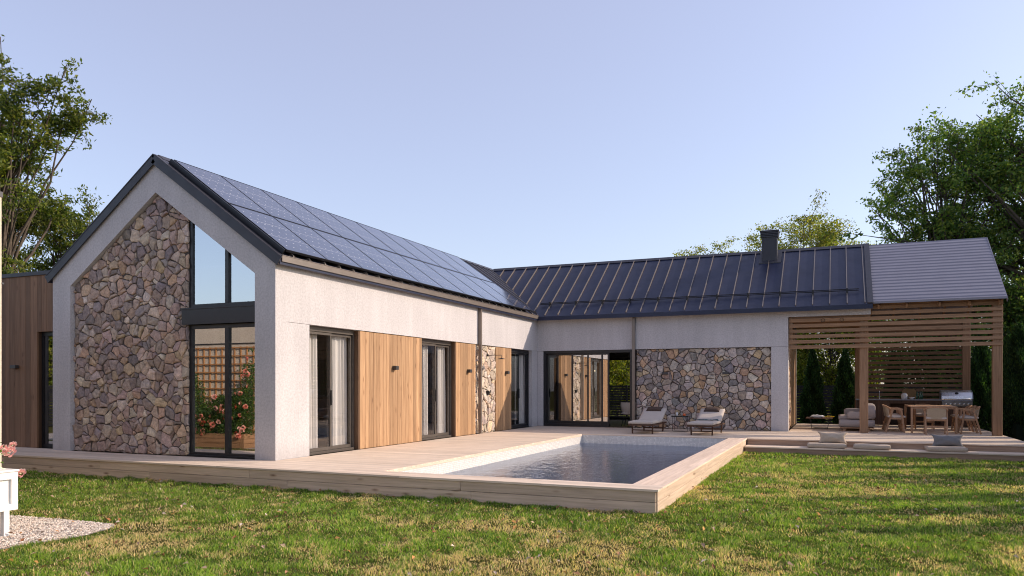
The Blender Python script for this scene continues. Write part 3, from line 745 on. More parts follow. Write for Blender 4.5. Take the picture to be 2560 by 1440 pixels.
# curtains and things behind glass
def curtain(x, a, b_, label, top=2.36):
    n = 90; V = []; F = []
    for i in range(n + 1):
        t = i / n; y = a + (b_ - a) * t; xx = x + .035 * math.sin(t * (b_ - a) / .125 * 2 * math.pi + 1.3 * math.sin(t * 9)) + .012 * math.sin(t * 17)
        for z, s_ in ((.03, 1.15), (1.2, 1.0), (top, .6)): V.append((x + (xx - x) * s_, y, z))
    for i in range(n):
        for k in range(2): a_ = i * 3 + k; F.append((a_, a_ + 3, a_ + 4, a_ + 1))
    m_ = MB(); m_.add(V, F, True); o = m_.build('curtain', M['curtain']); tag(o, label, 'curtain', 'white curtains behind the glass doors')
curtain(-.30, 1.15, 1.55, 'narrow white curtain bunched at the near edge of the door beside the front corner')
curtain(-.30, 2.02, 2.56, 'wide white curtain behind the second leaf of the door nearest the front corner')
curtain(-.30, 5.72, 5.98, 'narrow white curtain at the near edge of the middle glass door')
curtain(-.30, 6.48, 6.93, 'white curtain behind the far leaf of the middle glass door')
curtain(-.30, 11.65, 12.38, 'shaded white curtain behind the glass door in the inner corner')
cd = thing('chandelier', (-2.6, 3.6, 2.1), 'lit brass chandelier with small glowing bulbs behind the first glass door', 'chandelier')
g = MB(); g.tube([(-2.6, 3.6, 2.1), (-2.6, 3.6, 3.6)], .01, 6)
for k in range(10):
    t = k / 10 * 6.283; g.tube([(-2.6, 3.6, 2.12), (-2.6 + .2 * math.cos(t), 3.6 + .2 * math.sin(t), 2.04), (-2.6 + .38 * math.cos(t), 3.6 + .38 * math.sin(t), 2.12)], .007, 5)
g.build('arm', M['gold'], cd)
bl = None
for k in range(14):
    t = k / 10 * 6.283 if k < 10 else (k - 10) / 4 * 6.283; rr = .38 if k < 10 else .18; zz = 2.15 if k < 10 else 2.28
    if bl is None: g = MB(); g.lathe([(.004, 0), (.016, .015), (.016, .03), (.004, .05)], (0, 0, 0), 8); bl = g.build('bulb', M['bulb'], cd, world=False); o = bl
    else: o = bl.copy(); col.objects.link(o); o.parent = cd
    o.location = (rr * math.cos(t), rr * math.sin(t), zz - 2.1)
dt = thing('desk', (-2.2, 2.6, 0.012), 'dark wooden desk standing indoors behind the first glass door', 'desk')
g = MB(); g.box(-2.7, -1.7, 1.9, 3.3, .72, .76, .005); g.build('tabletop', M['loungewood'], dt)
for sx in (-2.65, -1.75):
    for sy in (1.95, 3.25): g = MB(); g.box(sx - .025, sx + .025, sy - .025, sy + .025, .012, .72); g.build('leg', M['loungewood'], dt)

# indoor dining chair and table by the open door
ic = thing('shell_chair', (2.95, 13.75, .010), 'cream rounded shell chair with thin black legs inside the open door', 'chair')
g = MB(); V = []; F = []; n = 18
for i in range(n + 1):
    t = R(-20) + R(220) * i / n
    for z, r in ((.42, .20), (.50, .27), (.70, .31), (.80, .30)): V.append((2.95 - r * math.cos(t) * 1.05, 13.75 - r * math.sin(t) * .9, z))
for i in range(n):
    for k in range(3): a_ = i * 4 + k; F.append((a_, a_ + 4, a_ + 5, a_ + 1))
g.add(V, F, True); g.build('backrest', M['cream'], ic)
g = MB(); g.puff((2.95, 13.75, .44), (.50, .46, .12)); g.build('seat', M['cream'], ic)
for sx in (-1, 1):
    for sy in (-1, 1): g = MB(); g.tube([(2.95 + sx * .16, 13.75 + sy * .15, .40), (2.95 + sx * .24, 13.75 + sy * .22, .012)], .011, 6); g.build('leg', M['black'], ic)
it = thing('indoor_table', (3.0, 14.6, .010), 'dark indoor dining table just behind the cream shell chair', 'table')
# keep it clear of the partition
g = MB(); g.box(1.7, 2.97, 14.2, 15.2, .72, .75, .004); g.build('tabletop', M['black'], it)
for sx in (1.8, 2.88):
    for sy in (14.3, 15.1): g = MB(); g.box(sx - .02, sx + .02, sy - .02, sy + .02, .012, .72); g.build('leg', M['black'], it)

# ------------------------------------------------------------------ DECK
g = MB(); rgd = random.Random(3)
def row(m, x0, x1, ya, yb_, z=0, th=.028):
    x = x0; first_ = True
    while x < x1 - .01:
        L = rgd.uniform(2.2, 4.2); xe = min(x + L, x1)
        if x1 - xe < .6: xe = x1
        m.tone(rgd.uniform(.88, 1.1), rgd.random(), rgd.random()); m.box(x + .0015, xe - .0015, ya + .0025, yb_ - .0025, z - th, z + rgd.uniform(-.0006, .0006)); x = xe
BW = .14
def rows(x0, x1, ya, yb_, z=0):
    n = max(1, round((yb_ - ya) / BW)); w_ = (yb_ - ya) / n
    for k in range(n): row(g, x0, x1, ya + k * w_, ya + (k + 1) * w_, z)
rows(-12, 7.105, -1.105, -.65)
rows(-12, 0.0, -.65, -.002); rows(-12, -5.85, 0.0, .196)
rows(.004, 2.69, -.65, 9.40)
rows(.004, 13.37, 9.40, WY - .002)
rows(7.91, 13.37, WY, 18.15)
rows(7.11, 13.9, 8.75, 9.42, -.16)
deck = struct(g.build('deck', M['deck']))
g = MB(); w_ = (7.105 - 6.66) / 3
for k in range(3):
    y = -.65
    while y < 9.39:
        e = min(y + rgd.uniform(2.5, 4), 9.40)
        if 9.40 - e < .6: e = 9.40
        g.tone(rgd.uniform(.9, 1.1), rgd.random(), rgd.random()); g.box(6.66 + k * w_ + .0015, 6.66 + (k + 1) * w_ - .0015, y + .002, e - .002, -.028, .0005); y = e
g.build('coping', M['deck_y'], deck)
g = MB()  # fascia boards
def fas(x0, x1, y, z0, z1):
    x = x0
    while x < x1 - .01:
        e = min(x + rgd.uniform(2.6, 4.3), x1)
        if x1 - e < .7: e = x1
        g.tone(rgd.uniform(.88, 1.12), rgd.random(), rgd.random()); g.box(x + .0015, e - .0015, y, y + .03, z0, z1, .003); x = e
fas(-12, 7.07, -1.085, -.168, -.030); fas(-12, 7.07, -1.085, -.34, -.173)
g.build('fascia', M['fascia'], deck)
g = MB(); fas(7.11, 13.35, 9.425, -.16, -.030); g.build('step_riser', M['riser'], deck)
g = MB(); fas(7.11, 13.88, 8.77, -.34, -.190); g.build('step_riser', M['riser'], deck)
g = MB()
for z0, z1 in ((-.168, -.030), (-.34, -.173)):
    y = -1.053
    while y < 9.38:
        e = min(y + rgd.uniform(3, 4.5), 9.42)
        if 9.42 - e < .7: e = 9.42
        g.tone(rgd.uniform(.92, 1.08), rgd.random(), rgd.random()); g.box(7.055, 7.088, y + .001, e - .001, z0, z1, .003); y = e
g.tone(1, .3, .2)
g.box(13.32, 13.35, 9.456, 18.1, -.34, -.030); g.build('fascia', M['fascia_y'], deck)
g = MB(); g.tone(.4, .3, .3); g.box(-11.9, 2.6, -1.04, -.7, -.36, -.045); g.box(2.70, 6.64, -1.04, -.76, -.36, -.045)
g.box(6.78, 7.05, -1.04, 9.38, -.36, -.045); g.box(.02, 2.58, -.69, 9.5, -.36, -.045); g.box(.02, 13.3, 9.55, 18.1, -.36, -.045); g.box(7.12, 13.8, 8.82, 9.42, -.36, -.20)
g.build('substructure', M['mortar'], deck)
# pool
g = MB(); t = .1; zb = -1.55
g.box(2.60, 2.69, -.74, 9.49, zb, -.03); g.box(6.662, 6.75, -.74, 9.49, zb, -.03); g.box(2.69, 6.662, -.74, -.652, zb, -.03); g.box(2.69, 6.662, 9.402, 9.49, zb, -.03); g.box(2.60, 6.75, -.74, 9.49, zb - .1, zb)
pl_ = struct(g.build('pool', M['mosaic']))
g = MB(); g.box(2.691, 6.661, -.651, 9.401, zb + .002, zb + .012); g.build('pool_floor', M['poolfloor'], pl_)
g = MB(); g.add([(2.691, -.651, -.25), (6.661, -.651, -.25), (6.661, 9.401, -.25), (2.691, 9.401, -.25)], [(0, 1, 2, 3)]); struct(g.build('water', M['water']))
# coping lip at the left edge of the pool
g = MB(); g.tone(1, .4, .4); g.box(2.62, 2.70, -.65, 9.40, -.055, -.031); g.build('pool_rim', M['deck_y'], deck)

# ------------------------------------------------------------------ GROUND
GZ = -.32
g = MB(); X0, X1, Y0, Y1 = -250, 250, -200, 300
# ground with a hole where the deck and pool stand
g.add([(X0, Y0, GZ), (X1, Y0, GZ), (X1, Y1, GZ), (X0, Y1, GZ), (2.45, -.85, GZ), (6.9, -.85, GZ), (6.9, 9.6, GZ), (2.45, 9.6, GZ)], [(0, 1, 5, 4), (1, 2, 6, 5), (2, 3, 7, 6), (3, 0, 4, 7)])
struct(g.build('ground', M['soil']))
gp = [(-16, -4.42), (-8, -4.40), (-2, -4.42), (-.2, -4.42), (.7, -4.36), (1.35, -4.36), (1.5, -4.5), (1.62, -5.0), (1.52, -5.5), (1.45, -6.0), (1.42, -7), (1.42, -14), (-16, -14)]
g = MB(); g.add([(x, y, GZ + .006) for x, y in gp], [tuple(range(len(gp) - 1, -1, -1))]); struct(g.build('gravel_path', M['gravelbed']))
def in_gravel(x, y):
    c = np.zeros(len(x), bool); n = len(gp); j = n - 1
    for i in range(n):
        xi, yi = gp[i]; xj, yj = gp[j]
        c ^= ((yi > y) != (yj > y)) & (x < (xj - xi) * (y - yi) / (yj - yi + 1e-12) + xi); j = i
    return c
C0 = np.array([9.1987, -10.7411]); FW = np.array([-math.sin(TH), math.cos(TH)]); RT = np.array([math.cos(TH), math.sin(TH)])
def lawn_ok(x, y):
    ok = ~in_gravel(x, y)
    ok &= ~((x > -12) & (x < 7.10) & (y > -1.095) & (y < 20))
    ok &= ~((x >= 7.10) & (x < 13.9) & (y > 8.76) & (y < 18.2))
    ok &= ~((x < .4) & (y < -5.07))
    return ok
def vnoise(x, y, s, seed):
    """smooth value noise"""
    r = np.random.default_rng(seed); T_ = r.random((64, 64)); u = x / s; v = y / s
    i = np.floor(u).astype(int); j = np.floor(v).astype(int); a = u - i; b_ = v - j; a = a * a * (3 - 2 * a); b_ = b_ * b_ * (3 - 2 * b_)
    q = lambda i, j: T_[i % 64, j % 64]
    return (q(i, j) * (1 - a) + q(i + 1, j) * a) * (1 - b_) + (q(i, j + 1) * (1 - a) + q(i + 1, j + 1) * a) * b_
def grass():
    pts = []
    for d0, d1, dens, sz in ((4.8, 8.5, 4200, 1.0), (8.5, 12, 2400, 1.2), (12, 17, 1300, 1.45), (17, 25, 420, 2.0), (25, 42, 90, 3.2)):
        wdt = d1 * .74; n = int((d1 - d0) * 2 * wdt * dens)
        d = rng.uniform(d0, d1, n); l = rng.uniform(-1, 1, n) * wdt
        ok = np.abs(l) < d * .72; d = d[ok]; l = l[ok]
        x = C0[0] + FW[0] * d + RT[0] * l; y = C0[1] + FW[1] * d + RT[1] * l
        ok = lawn_ok(x, y); pts.append(np.stack([x[ok], y[ok], np.full(ok.sum(), sz)], 1))
    # some lawn out of the frame, seen in the reflections and from beside
    n = 60000; x = rng.uniform(-14, 16, n); y = rng.uniform(-16, 9, n); ok = lawn_ok(x, y); pts.append(np.stack([x[ok], y[ok], np.full(ok.sum(), 1.6)], 1))
    # taller fringe along the deck
    n = 9000; x = rng.uniform(-12, 7.2, n); y = -1.10 - np.abs(rng.normal(0, .05, n)); pts.append(np.stack([x, y, np.full(n, 1.9)], 1))
    n = 5000; y = rng.uniform(-1.1, 8.8, n); x = 7.10 + np.abs(rng.normal(0, .05, n)); pts.append(np.stack([x, y, np.full(n, 1.15)], 1))
    n = 3500; x = rng.uniform(7.1, 14, n); y = 8.75 - np.abs(rng.normal(0, .05, n)); pts.append(np.stack([x, y, np.full(n, 1.15)], 1))
    P = np.concatenate(pts); x, y, sz = P.T
    # dryness field: straw patches
    fine = .5 * vnoise(x, y, .16, 31) + .3 * vnoise(x, y, .07, 32) + .2 * rng.random(len(x))
    mid = .6 * vnoise(x, y, .55, 1) + .4 * vnoise(x + 9, y, .27, 2); wide = vnoise(x, y + 5, 2.2, 3)
    dry = .52 * mid + .26 * fine + .22 * wide + .07 * np.clip(1 - np.abs(y + 4.8 - .25 * (x - 4)) / 2.4, 0, 1)
    keep = rng.random(len(x)) > np.clip((dry - .60) * 3.0, 0, .45); P = P[keep]; x, y, sz = P.T; dry = dry[keep]
    n = len(x); tall = .55 * vnoise(x, y, .19, 5) + .45 * vnoise(x, y, .09, 6); tall = np.clip((tall - .25) * 1.9, 0, 1.3)
    h = (.020 + .034 * rng.random(n)) * (.45 + 1.0 * tall) * np.clip(1.25 - .6 * dry, .45, 1.2) * (.8 + .2 * sz)
    wd = .0033 * sz * rng.uniform(.7, 1.3, n); a = rng.uniform(0, 2 * np.pi, n); lean = rng.uniform(.2, 1.3, n) * h; la = rng.uniform(0, 2 * np.pi, n)
    dxw = np.cos(a) * wd; dyw = np.sin(a) * wd; lx = np.cos(la) * lean; ly = np.sin(la) * lean
    V = np.zeros((n, 5, 3)); z0 = GZ - .003
    V[:, 0] = np.stack([x - dxw, y - dyw, np.full(n, z0)], 1); V[:, 1] = np.stack([x + dxw, y + dyw, np.full(n, z0)], 1)
    V[:, 2] = np.stack([x + dxw * .75 + lx * .35, y + dyw * .75 + ly * .35, z0 + h * .62], 1); V[:, 3] = np.stack([x - dxw * .75 + lx * .35, y - dyw * .75 + ly * .35, z0 + h * .62], 1)
    V[:, 4] = np.stack([x + lx, y + ly, z0 + h * rng.uniform(.85, 1.05, n)], 1)
    b0 = np.arange(n) * 5; Q = np.stack([b0, b0 + 1, b0 + 2, b0 + 3], 1); T_ = np.stack([b0 + 3, b0 + 2, b0 + 4], 1)
    green = np.array([.15, .28, .04]); green2 = np.array([.33, .43, .07]); straw = np.array([.78, .60, .36]); dk = np.array([.035, .085, .016])
    r1 = rng.random((n, 1)); c = green * (1 - r1) + green2 * r1
    r2 = vnoise(x, y, 1.7, 8)[:, None]; c = c * (.8 + .4 * r2) * (.62 + .55 * np.clip(tall, 0, 1))[:, None]; c = np.where(rng.random((n, 1)) < .26, dk * (1 + r1), c)
    pd = np.clip((dry - .50) * 4.2 + .06, .09, .88)[:, None]; isd = rng.random((n, 1)) < pd; c = np.where(isd, straw * rng.uniform(.6, 1.2, (n, 1)), c)
    me = np_mesh('grass', V.reshape(-1, 3), [Q, T_], np.repeat(c, 5, axis=0))
    tag(link('grass', me, M['leafgrass']), 'short lawn grass with green and straw-coloured blades', 'grass', kind='stuff')
M['leafgrass'] = leaf_mat('grass_blade', .45, .5, (1.4, 1.5, .6))
grass()
def scatter_leaves():
    n = 2600; d = rng.uniform(5, 22, n) ** 1; l = rng.uniform(-.7, .7, n) * d
    x = C0[0] + FW[0] * d + RT[0] * l; y = C0[1] + FW[1] * d + RT[1] * l; ok = lawn_ok(x, y) | (in_gravel(x, y) & (rng.random(n) < .6) & (x > .5)); ok &= (rng.random(n) < np.clip(14 / (d + 4), 0, 1)); x = x[ok]; y = y[ok]; n = len(x)
    s = rng.uniform(.014, .036, n); a = rng.uniform(0, 6.28, n); t1 = rng.uniform(-.7, .7, n); t2 = rng.uniform(-.7, .7, n); z = GZ + rng.uniform(.02, .05, n)
    U = np.stack([np.cos(a), np.sin(a), t1], 1) * s[:, None]; W = np.stack([-np.sin(a), np.cos(a), t2], 1) * (s * .55)[:, None]; Pc = np.stack([x, y, z], 1)
    up = np.array([0, 0, 1.0]) * (s * .35)[:, None]
    V = np.stack([Pc - U, Pc - U * .2 - W + up, Pc + U, Pc - U * .2 + W + up, Pc + U * .1], 1)
    b0 = np.arange(n) * 5; F = np.concatenate([np.stack([b0, b0 + 1, b0 + 4], 1), np.stack([b0 + 1, b0 + 2, b0 + 4], 1), np.stack([b0 + 2, b0 + 3, b0 + 4], 1), np.stack([b0 + 3, b0, b0 + 4], 1)])
    pal = np.array([(.34, .16, .07), (.42, .24, .13), (.50, .36, .25), (.22, .10, .05), (.52, .44, .36), (.55, .30, .10)]); c = pal[rng.integers(0, len(pal), n)] * rng.uniform(.7, 1.25, (n, 1))
    tag(link('fallen_leaves', np_mesh('fallen_leaves', V.reshape(-1, 3), F, np.repeat(c, 5, axis=0)), M['dead']), 'small dry brown leaves scattered over the lawn', 'leaves', kind='stuff')
scatter_leaves()
def gravel():
    n = 26000; x = rng.uniform(-1.5, 1.7, n); y = rng.uniform(-7.6, -4.3, n); ok = in_gravel(x, y) & ~((x < .38) & (y < -5.1)); x = x[ok]; y = y[ok]; n = len(x)
    s = rng.uniform(.007, .015, n)
    O = np.array([(1, 0, 0), (0, 1, 0), (-1, 0, 0), (0, -1, 0), (0, 0, 1), (0, 0, -1)], float)
    V = O[None] * s[:, None, None] * rng.uniform(.6, 1.3, (n, 6, 1)); a = rng.uniform(0, 6.28, n); ca_, sa_ = np.cos(a)[:, None], np.sin(a)[:, None]
    Vx = V[..., 0] * ca_ - V[..., 1] * sa_; Vy = V[..., 0] * sa_ + V[..., 1] * ca_; V[..., 0] = Vx + x[:, None]; V[..., 1] = Vy + y[:, None]; V[..., 2] = V[..., 2] * .7 + (GZ + .01 + rng.uniform(0, .008, n))[:, None]
    f8 = np.array([(0, 1, 4), (1, 2, 4), (2, 3, 4), (3, 0, 4), (1, 0, 5), (2, 1, 5), (3, 2, 5), (0, 3, 5)]); F = (f8[None] + (np.arange(n) * 6)[:, None, None]).reshape(-1, 3)
    pal = np.array([(.74, .68, .60), (.82, .76, .68), (.62, .53, .44), (.68, .54, .43), (.50, .44, .39), (.78, .70, .60)]); c = pal[rng.integers(0, 6, n)] * rng.uniform(.75, 1.1, (n, 1))
    tag(link('gravel', np_mesh('gravel', V.reshape(-1, 3), F, np.repeat(c, 6, axis=0)), M['dead']), 'pale gravel at the end of the neighbouring wall', 'gravel', kind='stuff')
gravel()

# ------------------------------------------------------------------ TREES
def leaf_cloud(centers, size, palette, jitter=.25, up=0.0, aspect=.5, tone=None):
    n = len(centers); s = size * rng.uniform(.65, 1.3, n)
    U = rng.normal(size=(n, 3)); U[:, 2] += up; U /= np.linalg.norm(U, axis=1)[:, None]
    T_ = rng.normal(size=(n, 3)); W = np.cross(U, T_); W /= np.linalg.norm(W, axis=1)[:, None]; Nn = np.cross(U, W)
    U *= (s / 2)[:, None]; W *= (s * aspect / 2)[:, None]; fold = Nn * (s * .12)[:, None]
    V = np.stack([centers - U, centers - U * .1 - W + fold, centers + U, centers - U * .1 + W + fold], 1).reshape(-1, 3)
    b0 = np.arange(n) * 4; F = np.concatenate([np.stack([b0, b0 + 1, b0 + 2], 1), np.stack([b0, b0 + 2, b0 + 3], 1)])
    pal = np.array(palette); c = pal[rng.integers(0, len(pal), n)] * rng.uniform(1 - jitter, 1 + jitter, (n, 1))
    if tone is not None: c = c * tone[:, None]
    return V, F, np.repeat(c, 4, axis=0)
def tree(name, base, H, crown, label, cat, palette, leaf=.11, nclump=60, per=420, sig=.55, trunk_r=.22, seed=1, mat='leaf', bark='bark', group=None, lean=(0, 0), twigs=5, aspect=.5, flat=.6):
    """crown: list of (dx,dy,z,rx,ry,rz) ellipsoids relative to the base"""
    global rng
    rng = np.random.default_rng(seed); rg = random.Random(seed)
    t = thing(name, base, label, cat, group); sk_ = MB()
    top = Vector((lean[0], lean[1], H * .8)); tr_pts = []
    for k in range(9):
        f = k / 8; tr_pts.append(Vector((lean[0] * f ** 1.5 + rg.uniform(-.12, .12) * (k > 0), lean[1] * f ** 1.5 + rg.uniform(-.12, .12) * (k > 0), H * .8 * f)))
    rad = [trunk_r * (1 - .8 * k / 8) for k in range(9)]; rad[0] *= 1.35
    sk_.tube(tr_pts, rad, 9); cents = []; tones = []
    wts = [c[3] * c[4] * c[5] for c in crown]
    for q in range(nclump):
        c = rg.choices(crown, wts)[0]
        while True:
            u = Vector((rg.uniform(-1, 1), rg.uniform(-1, 1), rg.uniform(-1, 1)))
            if u.length < 1 and u.length > .35: break
        p = Vector((c[0] + u.x * c[3], c[1] + u.y * c[4], c[2] + u.z * c[5]))
        hz = min(p.z * rg.uniform(.35, .75), H * .72); f = max(.08, hz / (H * .8)); i = min(7, int(f * 8)); a = tr_pts[i].lerp(tr_pts[i + 1], f * 8 - i)
        mid = a.lerp(p, .5) + Vector((rg.uniform(-.4, .4), rg.uniform(-.4, .4), rg.uniform(-.1, .5) + (a - p).length * .06)); r0 = max(.02, rad[i] * .36)
        sk_.tube([a, a.lerp(mid, .5) + Vector((rg.uniform(-.15, .15),) * 3), mid, mid.lerp(p, .5) + Vector((rg.uniform(-.15, .15), rg.uniform(-.15, .15), 0)), p], [r0, r0 * .8, r0 * .6, r0 * .36, .012], 5, False)
        tn = rg.uniform(.7, 1.2)
        for _ in range(twigs):
            d = Vector((rg.gauss(0, 1), rg.gauss(0, 1), rg.gauss(.25, .8))).normalized(); L = sig * rg.uniform(.9, 2.2); s0 = mid.lerp(p, rg.uniform(.45, 1)); e = s0 + d * L
            m2 = s0.lerp(e, .5) + Vector((rg.uniform(-.1, .1), rg.uniform(-.1, .1), rg.uniform(-.05, .1)))
            sk_.tube([s0, m2, e], [.014, .009, .004], 4, False)
            n = int(per / twigs * rg.uniform(.6, 1.4)); tt = rng.uniform(.25, 1.08, n)[:, None]; P0 = np.array(s0)[None] * (1 - tt) + np.array(e)[None] * tt
            P0 = P0 + rng.normal(size=(n, 3)) * np.array([sig, sig, sig * flat]) * .34; cents.append(P0); tones.append(np.full(n, tn))
    cc = np.concatenate(cents); V, F, c = leaf_cloud(cc, leaf, palette, aspect=aspect, tone=np.concatenate(tones))
    link('crown', np_mesh('crown', V, F, c), M[mat], t)
    sk_.build('trunk', M[bark], t, world=False)
    return t
DG = [(.08, .155, .045), (.12, .20, .05), (.06, .12, .04), (.20, .25, .06)]
YEW = [(.09, .125, .026), (.14, .165, .032), (.06, .09, .025), (.21, .215, .045)]
YG = [(.26, .28, .035), (.19, .22, .03), (.34, .31, .05), (.12, .16, .025)]
PALE = [(.20, .23, .06), (.28, .27, .07), (.14, .18, .05), (.34, .30, .09)]
MG = [(.15, .23, .055), (.20, .28, .065), (.10, .17, .045), (.32, .35, .08)]
tree('tree', (-17.6, 6.4, GZ), 13.6, [(-.2, 0, 7.2, 2.6, 2.4, 3.8), (2.3, .4, 11.3, 1.7, 1.4, 1.35), (.4, 0, 10.2, 1.9, 1.6, 1.5), (.0, 0, 13.3, .8, .8, .55), (-2.5, 0, 9.5, 2.5, 2.0, 3.0)], 'tall dark evergreen tree with spreading branches behind the timber annexe', 'tree', YEW, .16, 125, 400, .42, .24, 11, 'leaf', 'bark', 'trees behind the annexe', twigs=8, aspect=.40, flat=.45)
tree('tree', (-18.4, 10.1, GZ), 9.6, [(0, 0, 6.8, 2.2, 2.0, 2.8), (1.5, .5, 7.4, 1.3, 1.2, 1.3)], 'lower evergreen tree showing between the gable and the tall evergreen', 'tree', YEW, .155, 52, 420, .46, .22, 12, 'leaf', 'bark', 'trees behind the annexe', twigs=8, aspect=.40, flat=.45)
tree('tree', (18.4, 26.0, GZ), 18.5, [(-2.0, 0, 10.6, 4.6, 3.2, 3.8), (-2.5, 0, 14.0, 1.5, 1.6, 2.2), (-4.2, 0, 12.4, 1.6, 1.5, 1.2), (-2.7, 0, 15.4, .8, .8, 1.5), (1, 0, 13.5, 2.4, 2.4, 2.4), (-1, 0, 6.4, 4.6, 3, 2.6), (-6.5, 0, 7.6, 2.8, 2.5, 2.6)], 'largest leafy tree with heavy dark limbs beside the pergola roof', 'tree', DG + MG, .165, 140, 270, .62, .40, 13, 'leaf', 'bark', 'trees behind the pergola')
tree('tree', (13.4, 25.5, GZ), 12.8, [(-.1, 0, 10.7, 3.0, 2.4, 2.2), (.8, 0, 7.0, 3.4, 2.6, 2.2), (-2.4, 0, 9.6, 1.2, 1.3, .9), (-3.4, 0, 6.6, 1.7, 1.4, 1.0)], 'broad leafy tree with open airy top rising behind the ribbed roof', 'tree', MG + MG + DG, .155, 96, 270, .48, .24, 14, 'leaf', 'bark', 'trees behind the pergola')
tree('tree', (7.4, 31.0, GZ), 11.0, [(.3, 0, 8.8, 3.0, 2.6, 2.2), (-3.6, 0, 8.2, 1.9, 1.6, 1.3)], 'pale yellow-green tree visible behind the chimney', 'tree', PALE, .13, 46, 420, .55, .2, 15, 'leaf', 'palebark', 'trees behind the wing')
tree('tree', (2.0, 31.0, GZ), 9.7, [(.2, 0, 8.35, .9, .9, .7)], 'small treetop just peeping over the ridge of the metal roof', 'tree', PALE, .13, 12, 330, .45, .14, 16, 'leaf', 'palebark', 'trees behind the wing')
bk = tree('tree', (9.0, 28.6, GZ), 6.6, [(0, 0, 3.1, 3.2, 1.0, 3.0)], 'bright yellow-green tree seen through the open lounge', 'tree', YG, .15, 135, 220, .5, .07, 17, 'leaf', 'bark', 'low trees beyond the fence')
tree('tree', (13.6, 25.2, GZ), 6.6, [(0, 0, 3.3, 3.4, 1.6, 3.0)], 'dense green bushy tree filling the view behind the slatted screen', 'tree', DG, .15, 85, 380, .55, .16, 18, 'leaf', 'bark', 'low trees beyond the fence')
dup(bk, (-.8, 25.8, GZ), 1.2, 'yellow-green tree seen through the open sliding door', scale=(1.0, 1.0, 1.15))
dup(bk, (-24.5, -13.0, GZ), 4.0, 'yellow-green tree mirrored in the annexe window', scale=(1.4, 1.4, 1.25))
dup(bk, (17.8, 28.0, GZ), 2.4, 'yellow-green tree beyond the fence, right of the last pergola post', scale=(1.1, 1.1, 1.1))
# ones beyond the frame that the glass reflects
# thujas
def thuja(seed=2, H=3.1, R0=.48, n=26000):
    global rng
    rng = np.random.default_rng(seed); t = thing('thuja', (0, 0, 0), 'x', 'conifer')
    z = H * (1 - np.sqrt(rng.random(n)) ** 1.15 * 1.0); z = np.clip(z, .02, H); a = rng.uniform(0, 2 * np.pi, n); k = z / H
    prof = R0 * (1 - k) ** .72 * (1 - .35 * np.exp(-k * 9)) ; lob = 1 + .16 * np.sin(a * 5 + z * 4) + .12 * np.sin(a * 3 - z * 7)
    r = prof * lob * rng.uniform(.66, 1.06, n) + .01; P = np.stack([r * np.cos(a), r * np.sin(a), z], 1)
    U = np.stack([np.cos(a) * .42, np.sin(a) * .42, np.full(n, 1.0)], 1) + rng.normal(0, .28, (n, 3)); U /= np.linalg.norm(U, axis=1)[:, None]
    s = rng.uniform(.05, .13, n); W = np.cross(U, rng.normal(size=(n, 3))); W /= np.linalg.norm(W, axis=1)[:, None]
    U *= s[:, None]; W *= (s * .16)[:, None]; V = np.stack([P, P + U * .5 - W, P + U, P + U * .5 + W], 1).reshape(-1, 3); F = np.arange(n * 4).reshape(-1, 4)
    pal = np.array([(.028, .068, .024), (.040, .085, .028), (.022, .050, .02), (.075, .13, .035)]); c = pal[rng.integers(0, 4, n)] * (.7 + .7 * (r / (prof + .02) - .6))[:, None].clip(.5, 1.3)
    # inner core
    m_ = 10; K_ = 12; CV = []; 
    for i in range(K_ + 1):
        zz = H * .97 * i / K_
        for j in range(m_): tt = 2 * math.pi * j / m_; rr = R0 * (1 - i / K_) ** .72 * .82; CV.append((rr * math.cos(tt), rr * math.sin(tt), zz))
    CF = np.array([(i * m_ + j, i * m_ + (j + 1) % m_, (i + 1) * m_ + (j + 1) % m_, (i + 1) * m_ + j) for i in range(K_) for j in range(m_)]) + len(V)
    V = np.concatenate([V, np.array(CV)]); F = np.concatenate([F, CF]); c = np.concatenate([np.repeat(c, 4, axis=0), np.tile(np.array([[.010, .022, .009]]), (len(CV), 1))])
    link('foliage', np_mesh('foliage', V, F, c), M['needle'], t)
    g = MB(); g.tube([(0, 0, 0), (0, 0, .5)], [.05, .035], 7); g.build('trunk', M['bark'], t, world=False)
    return t
th = thuja(); th.location = (8.36, 21.0, GZ); th['label'] = 'narrow cone-shaped conifer behind the coffee table, nearer the stucco pillar'; th['group'] = 'conifers along the dark fence'
for x, y, s, lb in ((9.52, 21.0, .98, 'narrow cone-shaped conifer between the coffee table and the pergola post'), (11.2, 21.0, .95, 'conifer hidden behind the sink end of the outdoor kitchen'), (12.6, 21.0, .95, 'conifer hidden behind the grill end of the slatted screen'),
                    (14.0, 20.9, 1.15, 'dark conifer beside the right back post of the pergola')):
    dup(th, (x, y, GZ), x * 2.1, lb, 'conifers along the dark fence', (s * 1.05, s * 1.05, s))
big = thuja(5, 3.55, .78, 42000); big.location = (14.35, 16.6, GZ); big['label'] = 'bushy dark conifer at the right edge beside the end of the deck'; big['group'] = 'conifers along the side boundary'
dup(big, (14.4, 18.4, GZ), 1.0, 'bushy conifer just behind the front right pergola post', 'conifers along the side boundary', (.85, .85, .93))
dup(big, (15.6, 15.4, GZ), 3.0, 'bushy conifer partly cut by the right edge, nearest the deck corner', 'conifers along the side boundary', (1.05, 1.05, 1.02))
for i, (y, s) in enumerate(((14.3, 1.2), (12.9, 1.15), (11.4, 1.15), (9.9, .98), (8.45, .90), (6.7, .98), (5.8, .86), (3.85, .98), (2.6, .93), (1.2, .93))):
    if y > 11: dup(th, (14.6, y, GZ), y * 1.7, 'slim conifer in the row right of the deck that throws striped shadows', 'conifers right of the lawn', (.8, .8, s)); continue
    dup(th, (14.55, y, GZ), y * 1.7, 'conifer in the row right of the lawn that throws striped shadows', 'conifers right of the lawn', (1.12, 1.12, s * 1.10))

